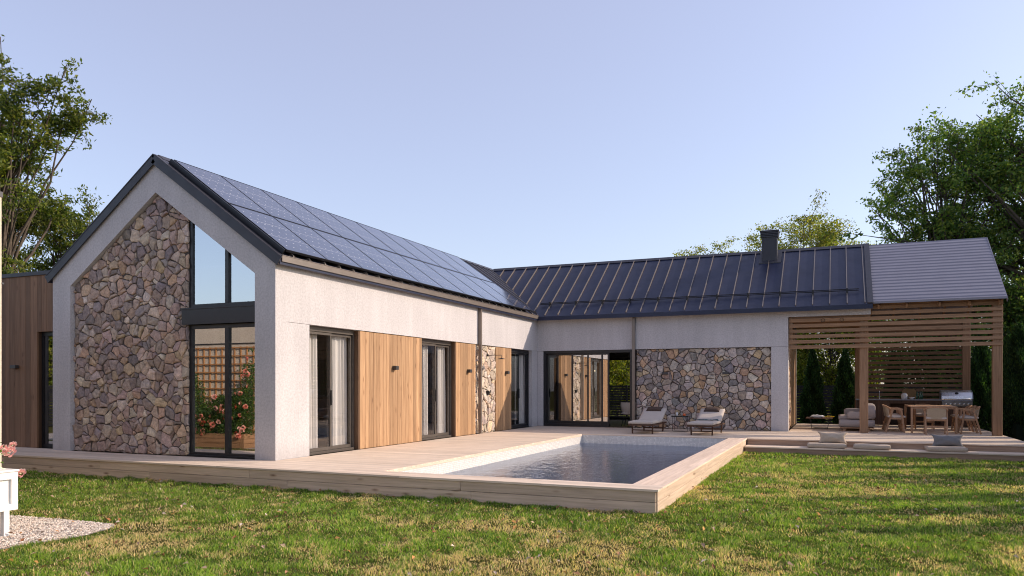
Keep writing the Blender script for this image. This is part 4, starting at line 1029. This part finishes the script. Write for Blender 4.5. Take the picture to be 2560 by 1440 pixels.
# ------------------------------------------------------------------ FENCES
def fence(a, b_, label):
    t = thing('slat_fence', ((a[0] + b_[0]) / 2, (a[1] + b_[1]) / 2, GZ), label, 'fence', 'dark slat fences'); g = MB(); A = Vector((*a, 0)); B = Vector((*b_, 0)); H_ = 1.70
    for k in range(14):
        z = GZ + .06 + k * .118; g.bar(A + Vector((0, 0, z + .045)), B + Vector((0, 0, z + .045)), .022, .092)
    g.build('slat_panel', M['fence'], t); L = (B - A).length; n = max(2, int(L / 2.2))
    pst = None
    for k in range(n + 1):
        p = A.lerp(B, k / n); off = Vector((-(B - A).y, (B - A).x, 0)).normalized() * -.06
        if pst is None:
            g = MB(); g.box(-.035, .035, -.035, .035, 0, H_); o = pst = g.build('post', M['fence'], t, world=False)
        else: o = pst.copy(); col.objects.link(o); o.parent = t
        o.location = (p + off) - Vector((t.location.x, t.location.y, 0))
fence((-16, 23.6), (16.6, 23.6), 'long dark slat fence running behind the house and pergola')
fence((16.6, 23.5), (16.6, -12), 'dark slat fence running along the side boundary beyond the conifers')
fence((-34, -9.2), (-10.7, -9.2), 'dark slat fence mirrored in the annexe window')

# ------------------------------------------------------------------ PERGOLA
pg = thing('pergola', (11.6, 15.6, 0), 'brown timber pergola with slatted screens and a grey ribbed roof', 'pergola')
def post(x0, x1, y0, y1, z1):
    g = MB(); g.tone(random.uniform(.9, 1.1), random.random(), random.random()); g.box(x0, x1, y0, y1, .001, z1, .006); g.build('post', M['pergola_z'], pg)
post(9.82, 10.04, 13.0, 13.2, 3.35); post(13.07, 13.29, 12.975, 13.175, 3.62)
post(9.80, 9.98, 17.95, 18.1, 3.5); post(13.03, 13.25, 17.95, 18.12, 3.55)
first = None
for k in range(8):   # front screen
    zt = 3.615 - .1555 * k; x0 = 7.93 if zt < 3.36 else 10.12
    g = MB(); g.tone(random.uniform(.85, 1.12), random.random(), random.random()); yy = (WY + .065) if x0 > 9 else WY + .065
    g.box(x0, 13.295, yy, yy + .028, zt - .100, zt, .003); g.build('slat', M['pergola'], pg)
g = MB(); g.tone(.9, .3, .4); g.box(7.93, 8.02, WY + .095, WY + .165, 2.44, 3.36); g.build('batten', M['pergola_z'], pg)
g = MB(); g.tone(1.0, .4, .4); g.box(10.13, 13.30, WY + .03, WY + .06, 3.63, 3.72); g.box(10.13, 13.30, 12.98, 13.17, 3.625, 3.70); g.build('beam', M['pergola'], pg)
g = MB(); g.tone(.7, .4, .4); g.box(7.93, 10.10, WY + .10, WY + .28, 3.27, 3.36); g.build('beam', M['pergola'], pg)
for k in range(18):  # back screen
    zt = 3.42 - .155 * k
    if zt < .9: break
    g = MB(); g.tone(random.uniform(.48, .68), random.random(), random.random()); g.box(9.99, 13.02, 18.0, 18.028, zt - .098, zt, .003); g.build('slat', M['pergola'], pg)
g = MB(); g.tone(.9, .4, .4); g.box(10.15, 13.25, 17.97, 18.1, 3.46, 3.56); g.build('beam', M['pergola'], pg)
for i, x in enumerate((10.3, 11.0, 11.8, 12.5, 13.2)):
    g = MB(); g.tone(.9, .3, .1 * i); g.bar((x, 12.8, zl(.0) - .16), (x, RY, RZ - .20), .05, .12, (0, -1, 1)); g.bar((x, 18.4, zl(0) - .16), (x, RY, RZ - .20), .05, .12, (0, 1, 1)); g.build('rafter', M['pergola'], pg)
# ribbed roof sheets
g = MB(); nr = 20; L = (RY - 12.66)
for sgn in (1, -1):
    V = []; F = []
    for i in range(nr * 6 + 1):
        t_ = i / (nr * 6); ph = (i % 6) / 6; hh = .022 * (1 - ph) ; yy = 12.66 + L * t_; zz = RZ - .035 - K * (RY - yy) + hh
        if sgn < 0: yy = 2 * RY - yy
        V += [(10.155, yy, zz), (13.335, yy, zz)]
    for i in range(nr * 6): F.append((2 * i, 2 * i + 1, 2 * i + 3, 2 * i + 2))
    nV = len(V); V += [(x, y, z - .02) for x, y, z in V]; F += [tuple(nV + q for q in f[::-1]) for f in F]
    F += [(0, nV, nV + 1, 1), (1, nV + 1, nV + 3, 3)]
    g.add(V, F)
g.build('ribbed_roof', M['polyroof'], pg)
g = MB(); g.bar((13.345, 12.66, zl(.06) - .08), (13.345, RY, RZ - .06), .02, .09, (0, -K, 1)); g.box(10.15, 13.345, 12.63, 12.66, 3.64, 3.70); g.build('edge_trim', M['polyroof'], pg)
g = MB()
for x in (8.85, 9.35): g.tube([(x + .05 * math.cos(t / 8 * 6.283), WY + .05, 3.24 + .05 * math.sin(t / 8 * 6.283)) for t in range(9)], .006, 5)
g.build('hook', M['black'], pg)

# ------------------------------------------------------------------ OUTDOOR KITCHEN
kt = thing('outdoor_kitchen', (11.1, 17.5, 0), 'dark timber outdoor kitchen counter in front of the slatted screen', 'kitchen counter')
g = MB(); boards(g, 9.84, 10.86, .09, .14, lambda m, a, b_: m.box(a, b_, 17.32, 17.36, .04, .86), seed=50, tmin=.9, tmax=1.3); g.tone(1); g.box(9.84, 10.86, 17.36, 17.88, .04, .86); g.box(10.86, 12.33, 17.32, 17.36, .76, .86); g.box(10.86, 12.33, 17.84, 17.88, .04, .86); g.box(10.86, 12.33, 17.36, 17.84, .04, .08); g.box(11.6, 11.64, 17.37, 17.83, .08, .86); g.box(12.33, 13.22, 17.40, 17.88, .04, .66); g.build('cabinet', M['kwood'], kt)
g = MB(); g.box(9.82, 12.33, 17.28, 17.9, .865, .90, .004); g.build('counter_top', M['counter'], kt)
g = MB(); g.tube([(10.55, 17.7, .9), (10.55, 17.7, 1.14), (10.55, 17.66, 1.17), (10.55, 17.55, 1.17), (10.55, 17.55, 1.14)], .011, 8); g.build('tap', M['steel'], kt)
gr = thing('gas_grill', (12.78, 17.55, .66), 'stainless steel gas grill with domed lid and knobs built into the kitchen end', 'grill')
pr_ = [(17.30, .86), (17.27, .92), (17.29, 1.02), (17.38, 1.13), (17.52, 1.19), (17.75, 1.20), (17.80, 1.10), (17.80, .86)]
g = MB(); g.prism(pr_, 0, 12.36, 13.20); gl2 = g.build('lid', M['steel'], gr)
g = MB(); g.prism([(y - (.006 if y < 17.5 else -.006), z + (.006 if z > 1.1 else 0)) for y, z in pr_], 0, 12.33, 12.36); g.prism([(y - (.006 if y < 17.5 else -.006), z + (.006 if z > 1.1 else 0)) for y, z in pr_], 0, 13.20, 13.23); g.build('lid_end', M['darksteel'], gl2)
g = MB(); g.lathe([(.0, 0), (.055, 0), (.055, .012), (0, .012)], (0, 0, 0), 18); o = g.build('thermometer', M['black'], gl2, world=False); o.location = Vector((12.78, 17.355, 1.10)) - loc_of(gl2); o.rotation_euler = (R(52), 0, 0); o.scale = (1, .7, 1)
g = MB(); g.tube([(12.42, 17.25, .90), (12.42, 17.21, .92), (13.14, 17.21, .92), (13.14, 17.25, .90)], .012, 8); g.build('lid_handle', M['steel'], gl2)
g = MB(); g.prism([(17.32, .661), (17.27, .70), (17.26, .855), (17.80, .855), (17.80, .661)], 0, 12.35, 13.21); g.build('body', M['darksteel'], gr)
kn = None
for k in range(6):
    if kn is None: g = MB(); g.lathe([(.033, 0), (.030, .03), (.0, .032)], (0, 0, 0), 14); o = kn = g.build('knob', M['steel'], gr, world=False)
    else: o = kn.copy(); col.objects.link(o); o.parent = gr
    o.location = Vector((12.47 + .125 * k, 17.262, .755)) - gr.location; o.rotation_euler = (R(90), 0, 0)
def small(name, prof, loc, mat, label, cat, group=None, n=20):
    g = MB(); g.lathe(prof, (0, 0, 0), n); o = g.build(name, M[mat]); o.location = loc; return tag(o, label, cat, group)
small('jar', [(.07, 0), (.095, .03), (.098, .14), (.07, .19), (.05, .20), (.05, .21)], (11.28, 17.45, .90), 'ceramic', 'white ceramic jar on the counter in front of the woven board', 'jar')
g = MB(); 
for k in range(2): g.prism([(-.21 + .05 * 0, 0), (.21, 0), (.21, .26), (.15, .34), (-.15, .34), (-.21, .26)], 1, -.012, .012)
o = g.build('woven_board', M['wicker']); o.location = (11.45, 17.75, .905); o.rotation_euler = (R(-10), 0, 0); tag(o, 'tan woven tray leaning on the slatted screen behind the white jar', 'tray')
small('bowl', [(.04, 0), (.085, .05), (.09, .07), (.08, .07)], (11.50, 17.42, .90), 'ceramic', 'small white bowl on the counter beside the jar', 'bowl')
bp_ = [(.033, 0), (.036, .01), (.036, .15), (.014, .20), (.013, .26), (.015, .27)]
for k, (x, y) in enumerate(((11.66, 17.50), (11.74, 17.42), (11.80, 17.52))):
    small('bottle', bp_, (x, y, .90), 'bottle', ['green bottle closest to the white bowl on the counter', 'middle green bottle with a pale label on the counter', 'green bottle closest to the grill on the counter'][k], 'bottle', 'green bottles on the kitchen counter', 14)

# ------------------------------------------------------------------ DINING SET
tb = thing('dining_table', (11.72, 14.5, 0), 'light wooden dining table under the pergola', 'table')
g = MB(); boards(g, 11.14, 12.30, .12, .16, lambda m, a, b_: m.box(a, b_, 13.36, 15.6, .735, .765, .004), seed=61, gap=.006); g.box(11.16, 12.28, 13.40, 13.43, .69, .735); g.box(11.16, 12.28, 15.53, 15.56, .69, .735); g.build('tabletop', M['tablewood'], tb)
for x in (11.145, 12.24):
    for y in (13.37, 15.535): g = MB(); g.box(x, x + .055, y, y + .055, .001, .734, .006); g.build('leg', M['chairwood'], tb)
dc = thing('dining_chair', (0, 0, 0), 'x', 'chair')
for s_ in (-1, 1):
    g = MB(); g.bar((s_ * .25, .20, .001), (s_ * .255, .12, .66), .035, .045, (0, 1, 0)); g.build('leg', M['chairwood'], dc, world=False)
    g = MB(); g.bar((s_ * .25, -.28, .001), (s_ * .265, -.10, .655), .035, .045, (0, 1, 0)); g.build('leg', M['chairwood'], dc, world=False)
    g = MB(); g.bar((s_ * .265, .16, .672), (s_ * .27, -.16, .672), .04, .028); g.build('armrest', M['chairwood'], dc, world=False)
g = MB(); arc = [(-.27 * math.cos(R(a)), -.16 - .12 * math.sin(R(a)), .685 + .075 * math.sin(R(a))) for a in range(0, 181, 20)]
for p, q in zip(arc, arc[1:]): g.bar(p, q, .035, .035)
g.build('back_rail', M['chairwood'], dc, world=False)
g = MB(); nn = 22
for k in range(nn + 1):
    a = R(33 + 114 * k / nn); x = -.27 * math.cos(a); y = -.16 - .12 * math.sin(a); zt = .672 + .075 * math.sin(a)
    g.bar((x, y, zt), (x * .95, y + .05, .43), .016, .012, (0, 1, 0))
V = []; F = []
for k in range(nn + 1):
    a = R(33 + 114 * k / nn); x = -.268 * math.cos(a); y = -.155 - .118 * math.sin(a); V += [(x, y, .665 + .075 * math.sin(a)), (x * .95, y + .05, .43)]
for k in range(nn): F.append((2 * k, 2 * k + 1, 2 * k + 3, 2 * k + 2))
g.add(V, F, True); g.build('backrest', M['rope'], dc, world=False)
g = MB(); g.bar((-.25, .16, .40), (.25, .16, .40), .03, .045); g.bar((-.25, -.17, .40), (.25, -.17, .40), .03, .045); g.bar((-.245, .16, .40), (-.245, -.17, .40), .03, .045); g.bar((.245, .16, .40), (.245, -.17, .40), .03, .045); g.bar((-.25, -.235, .22), (.25, -.235, .22), .025, .03); g.bar((-.25, .18, .22), (.25, .18, .22), .025, .03); g.build('seat_frame', M['chairwood'], dc, world=False)
g = MB(); g.puff((0, 0, .455), (.50, .46, .09), .3, .03, mn=.45); g.build('seat', M['cream'], dc, world=False)
dc.location = (11.72, 13.02, 0); dc['label'] = 'wooden armchair with rope back at the near end of the dining table'; dc['group'] = 'chairs around the outdoor table'
for x, y, rz, lb in ((11.72, 15.98, 180, 'wooden armchair at the far end of the dining table, facing the pool'), (10.80, 13.80, -90, 'wooden armchair nearest the sofa on the sofa side of the table, frontmost'), (10.80, 14.48, -90, 'middle wooden armchair on the sofa side of the table'), (10.80, 15.16, -90, 'wooden armchair on the sofa side of the table, closest to the kitchen'),
                     (12.60, 13.80, 90, 'wooden armchair on the conifer side of the table, frontmost'), (12.60, 14.48, 90, 'middle wooden armchair on the conifer side of the table'), (12.60, 15.16, 90, 'wooden armchair on the conifer side of the table, closest to the grill')):
    dup(dc, (x, y, 0), R(rz), lb)
# ------------------------------------------------------------------ SOFA, COFFEE TABLE
sf = thing('sofa', (9.78, 14.6, 0), 'low taupe outdoor sofa on wooden feet behind the front pergola post', 'sofa')
g = MB(); g.puff((9.76, 14.65, .235), (.96, 1.9, .24), .12, .0, mn=.75); g.build('base_cushion', M['greyfab'], sf)
g = MB(); g.puff((9.66, 14.75, .385), (.78, 1.55, .14), .2, .0, mn=.6); g.build('seat_cushion', M['greyfab'], sf)
g = MB(); g.puff((9.86, 13.86, .47), (.70, .26, .22), .2, .0, mn=.7); g.build('armrest', M['greyfab'], sf)
g = MB(); g.puff((9.80, 15.45, .50), (.74, .26, .28), .2, .0, mn=.7); g.build('armrest', M['greyfab'], sf)
g = MB(); g.puff((10.14, 14.65, .58), (.24, 1.85, .46), .2, .0, mn=.7); g.build('backrest', M['greyfab'], sf)
g = MB(); g.box(9.30, 10.22, 13.72, 15.58, .09, .115); g.build('frame', M['chairwood'], sf)
for x in (9.42, 10.08):
    for y in (13.8, 15.5): g = MB(); g.box(x - .04, x + .04, y - .03, y + .03, .001, .089); g.build('foot', M['chairwood'], sf)
ct = thing('coffee_table', (8.72, 14.9, 0), 'low dark coffee table on bent black metal legs in the open lounge', 'table')
g = MB(); g.box(8.33, 9.10, 14.45, 15.45, .325, .345, .004); g.build('tabletop', M['loungewood'], ct)
for y in (14.60, 15.3): g = MB(); g.tube([(8.45, y, .324), (8.50, y, .02), (8.62, y, .008), (8.85, y, .008), (8.96, y, .02), (9.0, y, .324)], .009, 6); g.build('leg', M['black'], ct)
g = MB(); g.puff((8.66, 14.9, .385), (.42, .36, .08), .35, .1, lump=.5, seed=3); tag(g.build('folded_towel', M['ceramic']), 'rumpled white and navy cloth lying on the coffee table', 'cloth')
g = MB(); V_, F_, c_ = leaf_cloud(np.random.default_rng(4).normal(size=(50, 3)) * np.array([.07, .05, .014]) + np.array([9.0, 15.05, .372]), .05, [(.5, .28, .06), (.35, .2, .05), (.3, .25, .05)])
tag(link('dried_leaves', np_mesh('dried_leaves', V_, F_, c_), M['leaf']), 'small bunch of orange dried leaves at the end of the coffee table', 'decoration')

# ------------------------------------------------------------------ LOUNGERS
ln = thing('sun_lounger', (0, 0, 0), 'x', 'sun lounger')   # foot end towards -y
for x in (-.28, .28):
    for y, nm in ((.12, 1), (1.5, 2)): g = MB(); g.bar((x, y, .001), (x * 1.04, y, .235), .035, .035, (0, 1, 0)); g.build('leg', M['loungewood'], ln, world=False)
g = MB(); g.box(-.35, -.31, -.12, 1.72, .235, .275); g.box(.31, .35, -.12, 1.72, .235, .275); g.box(-.31, .31, -.12, -.08, .235, .275); g.box(-.31, .31, 1.68, 1.72, .235, .275)
for k in range(9): g.box(-.31, .31, .0 + k * .12, .06 + k * .12, .250, .268)
g.box(-.28, .28, .105, .135, .09, .12); g.box(-.28, .28, 1.485, 1.515, .09, .12); g.build('frame', M['loungewood'], ln, world=False)
g = MB(); g.puff((0, .49, .320), (.68, 1.24, .10), .14, .0, mn=.6); an = R(25); rt = Matrix.Rotation(an, 3, 'X')
g.puff((0, 1.10 + .36 * math.cos(an), .330 + .36 * math.sin(an)), (.68, .80, .10), .14, .0, rot=rt, mn=.6); g.build('mattress', M['cream'], ln, world=False)
g = MB(); g.bar((-.3, 1.1, .28), (-.3, 1.1 + .7 * math.cos(an), .28 + .7 * math.sin(an)), .03, .03); g.bar((.3, 1.1, .28), (.3, 1.1 + .7 * math.cos(an), .28 + .7 * math.sin(an)), .03, .03); g.bar((0, 1.55, .26), (0, 1.62, .56), .03, .03, (0, 1, 0)); g.build('backrest_frame', M['loungewood'], ln, world=False)
g = MB(); g.puff((0, 1.10 + .58 * math.cos(an), .40 + .58 * math.sin(an)), (.44, .20, .12), .3, .05, rot=rt, mn=.3); g.build('pillow', M['pillowbrown'], ln, world=False)
ln.location = (4.22, 10.02, 0); ln['label'] = 'sun lounger with brown headrest pillow nearer the open door'; ln['group'] = 'sun loungers by the pool'
dup(ln, (5.84, 10.05, 0), R(-2), 'sun lounger with a dark towel thrown across it, nearer the steps')
g = MB(); rg_ = random.Random(5); V = []; F = []; nx_, ny_ = 22, 10
for j in range(ny_ + 1):
    for i in range(nx_ + 1):
        u = i / nx_; v_2 = j / ny_; x = 5.50 + .72 * u; y = 10.83 + .24 * v_2 + .03 * math.sin(9 * u); z = .388 + .018 * math.sin(14 * u + 3 * v_2) * math.sin(3.1 * v_2) + rg_.uniform(0, .008)
        if u > .92: z -= (u - .92) * 2.2
        V.append((x, y, z))
for j in range(ny_):
    for i in range(nx_): a_ = j * (nx_ + 1) + i; F.append((a_, a_ + 1, a_ + nx_ + 2, a_ + nx_ + 1))
g.add(V, F, True); tag(g.build('throw', M['teal']), 'dark teal striped throw crumpled on the second lounger', 'throw')
stb = thing('side_table', (5.02, 11.6, 0), 'small square black side table on thin wire legs between the two loungers', 'side table')
g = MB(); g.box(4.78, 5.26, 11.38, 11.82, .435, .45); g.box(4.78, 5.26, 11.38, 11.39, .45, .475); g.build('tabletop', M['black'], stb)
for y in (11.42, 11.78):
    g = MB(); g.tube([(4.80, y, .435), (4.80, y, .02), (4.84, y, .007), (5.20, y, .007), (5.24, y, .02), (5.24, y, .435)], .006, 5); g.build('leg', M['black'], stb)
small('drinking_glass', [(.025, 0), (.03, .005), (.033, .11), (.03, .11)], (4.90, 11.6, .45), 'ceramic', 'clear tall glass standing on the black side table', 'glass')
small('candle_holder', [(.02, 0), (.045, .02), (.04, .07), (.02, .085)], (5.12, 11.55, .45), 'amber', 'small red-orange glass holder on the black side table', 'candle holder')

# ------------------------------------------------------------------ CUSHIONS ON THE STEP
def cush(x0, x1, label, y=9.10, d=.48, sd=0, rz=0):
    g = MB(); g.puff((0, 0, 0), (x1 - x0, d, .11), .15, .03, n=20, mn=.72, lump=.14, seed=sd); o = g.build('floor_cushion', M['pillowgrey']); o.location = ((x0 + x1) / 2, y, -.16 + .058); o.rotation_euler = (0, 0, rz)
    tag(o, label, 'cushion', 'linen floor cushions on the step')
cush(8.55, 9.43, 'flat linen floor cushion on the step under the light pillow', sd=1)
cush(9.58, 10.38, 'flat linen floor cushion on the step with no pillow on it', sd=2, rz=R(-2))
cush(11.10, 11.92, 'flat linen floor cushion on the step under the blue-grey pillow', sd=3)
for x, mt, lb, sd in ((9.12, 'pillowgrey', 'light linen pillow leaning on the step riser nearer the pool', 4), (11.56, 'pillowblue', 'blue-grey pillow leaning on the step riser nearer the dining table', 5)):
    g = MB(); g.puff((0, 0, 0), (.68, .29, .19), .55, .2, n=18, mn=.05, lump=.12, rot=Matrix.Rotation(R(76), 3, 'X'), seed=sd); o = g.build('pillow', M[mt]); o.location = (x, 9.25, .075); tag(o, lb, 'pillow', 'pillows on the step')

# ------------------------------------------------------------------ NEIGHBOUR: building, trellis, roses
nb = thing('neighbour_building', (-6, -9, GZ), 'rough beige stucco building whose sunlit edge shows at the left margin', 'building')
g = MB(); g.box(-10.5, .39, -13, -5.07, GZ, 3.50); g.build('wall', M['nstucco'] if 'nstucco' in M else stucco_mat('rough_beige_stucco', (.64, .555, .45)), nb)
g = MB(); g.box(-10.52, .40, -13.02, -5.06, 3.50, 3.56); g.build('roof_cap', M['trim'], nb)
g = MB(); g.box(-10.5, .395, -5.069, -5.045, 2.50, 2.52); g.build('groove', M['trim'], nb)
tl_ = thing('trellis', (-6.6, -4.98, .2), 'orange-brown wooden lattice trellis mounted on the beige wall above the roses', 'trellis')
g = MB()
for k in range(18): x = -8.9 + .222 * k; g.box(x - .019, x + .019, -5.06, -5.04, 0, 2.42)
g.build('upright', M['trellis'], tl_)
g = MB()
for k in range(11): z = .14 + .225 * k; g.box(-8.95, -5.06, -5.039, -5.022, z - .016, z + .016)
g.build('crossbar', M['trellis'], tl_)
pb = thing('wooden_planter', (-6.6, -4.65, GZ), 'long brown wooden planter box full of roses below the trellis', 'planter')
g = MB()
for k in range(3): g.tone(.9 + .1 * k, .2 * k, .3); g.box(-8.6, -5.1, -4.88, -4.42, GZ + .01 + k * .125, GZ + .13 + k * .125, .004)
g.build('box', M['plantbox'], pb)
rng = np.random.default_rng(21)
n = 26000; cx__ = rng.uniform(-8.7, -4.95, n); top_ = 1.15 + .35 * np.sin(cx__ * 2.3) + .3 * np.sin(cx__ * 5.1 + 1) + .75 * np.clip((cx__ + 5.9) / 1.0, 0, 1); zz_ = GZ + .35 + (rng.random(n) ** .85) * (top_ - GZ - .35); yy_ = -4.66 + rng.normal(0, .17, n)
dn = vnoise(cx__ * 1.0, zz_, .22, 77) > .22; P_ = np.stack([cx__, yy_, zz_], 1)[dn]
rb = thing('rose_bush', (-6.6, -4.65, GZ + .38), 'dense climbing rose bush with coral pink blooms in the wooden planter', 'rose bush')
V_, F_, c_ = leaf_cloud(P_ - np.array(rb.location), .055, [(.05, .11, .03), (.08, .16, .04), (.035, .08, .025), (.13, .20, .04)], aspect=.65)
link('foliage', np_mesh('foliage', V_, F_, c_), M['leaf'], rb)
def rose_mesh(name, mat, pal, R1=.055, seed=1):
    rg = random.Random(seed); V = []; F = []; Cc = []
    for k in range(26):
        r = R1 * (k / 26) ** .6; a = k * 2.4; s = R1 * (.45 + .35 * k / 26); ht = R1 * (.9 - .8 * k / 26)
        c = Vector((r * math.cos(a), r * math.sin(a), ht)); t_ = Vector((-math.sin(a), math.cos(a), 0)); o_ = Vector((math.cos(a) * .6, math.sin(a) * .6, .6 - .5 * k / 26)).normalized(); u_ = Vector((math.cos(a) * (k / 26), math.sin(a) * (k / 26), 1 - .6 * k / 26)).normalized()
        b_ = len(V); V += [c - t_ * s * .35 - u_ * s * .4, c + t_ * s * .35 - u_ * s * .4, c + t_ * s * .55 + u_ * s * .25, c + u_ * s * .5 + o_ * s * .15, c - t_ * s * .55 + u_ * s * .25]; F.append((b_, b_ + 1, b_ + 2, b_ + 3, b_ + 4)); q = rg.choice(pal); Cc += [q] * 5
    me = bpy.data.meshes.new(name); me.from_pydata(V, [], F); a_ = me.attributes.new('Col', 'FLOAT_COLOR', 'POINT'); a_.data.foreach_set('color', np.array([(*c, 1) for c in Cc], dtype=np.float32).ravel()); me.materials.append(mat); me.update(); return me
CORAL = [(.75, .22, .16), (.80, .33, .25), (.85, .45, .36)]; RED = [(.65, .09, .05), (.75, .14, .08)]; PINK = [(.82, .5, .42), (.85, .6, .52), (.80, .42, .38)]
rm = [rose_mesh('flower', M['petal'], CORAL), rose_mesh('flower', M['petal'], RED, .048, 2), rose_mesh('flower', M['petal'], PINK, .055, 3)]
rg = random.Random(8)
for k in range(92):
    x = rg.uniform(-8.2, -4.95); tp_ = 1.1 + .35 * math.sin(x * 2.3) + .3 * math.sin(x * 5.1 + 1) + .75 * min(1, max(0, (x + 5.9)))
    z = rg.uniform(.0, tp_); o = bpy.data.objects.new('flower', rm[rg.choice((0, 0, 0, 1, 2))]); col.objects.link(o); o.parent = rb
    o.location = Vector((x, -4.42 + rg.uniform(-.08, .10), z)) - rb.location; o.rotation_euler = (R(rg.uniform(-100, -50)), R(rg.uniform(-30, 30)), rg.uniform(0, 6)); s = rg.uniform(.75, 1.15); o.scale = (s, s, s)
# white planter cabinet at the left margin
wp = thing('white_planter', (.66, -6.2, GZ), 'white panelled wooden planter on legs at the left edge of the picture', 'planter')
x0, x1, y0, y1 = .44, .90, -7.3, -5.22; zb_, zt_ = -.03, .40
g = MB(); g.box(x0 + .03, x1 - .03, y0 + .03, y1 - .03, zb_ + .02, zt_ - .02); g.build('box', M['white'], wp)
g = MB(); g.box(x1 - .03, x1, y0, y1 - .07, zt_ - .09, zt_ - .012); g.box(x1 - .03, x1, y0, y1 - .07, zb_, zb_ + .07); g.box(x1 - .03, x1, y1 - .07, y1, zb_, zt_ - .012); g.box(x1 - .03, x1, (y0 + y1) / 2 - .03, (y0 + y1) / 2 + .03, zb_ + .07, zt_ - .09)
g.box(x0, x1 - .03, y1 - .03, y1, zb_, zt_ - .012); g.box(x0, x0 + .03, y0, y1 - .03, zb_, zt_ - .012); g.build('frame', M['white'], wp)
g = MB(); g.box(x0 - .012, x1 + .012, y0, y1 + .012, zt_ - .011, zt_ + .012, .004); g.build('rim', M['white'], wp)
for x in (x0 + .035, x1 - .035):
    for y in (y0 + .2, y1 - .12): g = MB(); g.bar((x, y, zb_), (x, y, GZ + .008), .06, .06, (0, 1, 0)); g.build('leg', M['white'], wp)
rp = thing('rose_plant', (.62, -5.5, .41), 'pale pink rose in the white planter', 'rose plant')
V_, F_, c_ = leaf_cloud(np.random.default_rng(6).normal(size=(170, 3)) * np.array([.13, .11, .10]) + np.array([-.04, .02, .14]), .05, [(.06, .12, .02), (.09, .15, .025)], aspect=.6); link('foliage', np_mesh('foliage', V_, F_, c_), M['leaf'], rp)
g = MB()
FL = [(.75, -5.205, .588, 1.1), (.73, -5.16, .665, .7), (.82, -5.13, .35, .9), (.70, -5.25, .63, .8)]
for x, y, z, s in FL: g.tube([(.6, -5.5, .41), ((x + .6) / 2, (y - 5.5) / 2, (z + .41) / 2 + .06), (x, y, z)], .004, 5)
g.build('stem', M['needle'], rp)
pm = rose_mesh('flower', M['petal'], [(.85, .55, .48), (.88, .68, .60), (.82, .45, .42)], .05, 9)
for x, y, z, s in FL:
    o = bpy.data.objects.new('flower', pm); col.objects.link(o); o.parent = rp; o.location = Vector((x, y, z)) - rp.location; o.rotation_euler = (R(55), 0, R(40)); o.scale = (s, s, s)
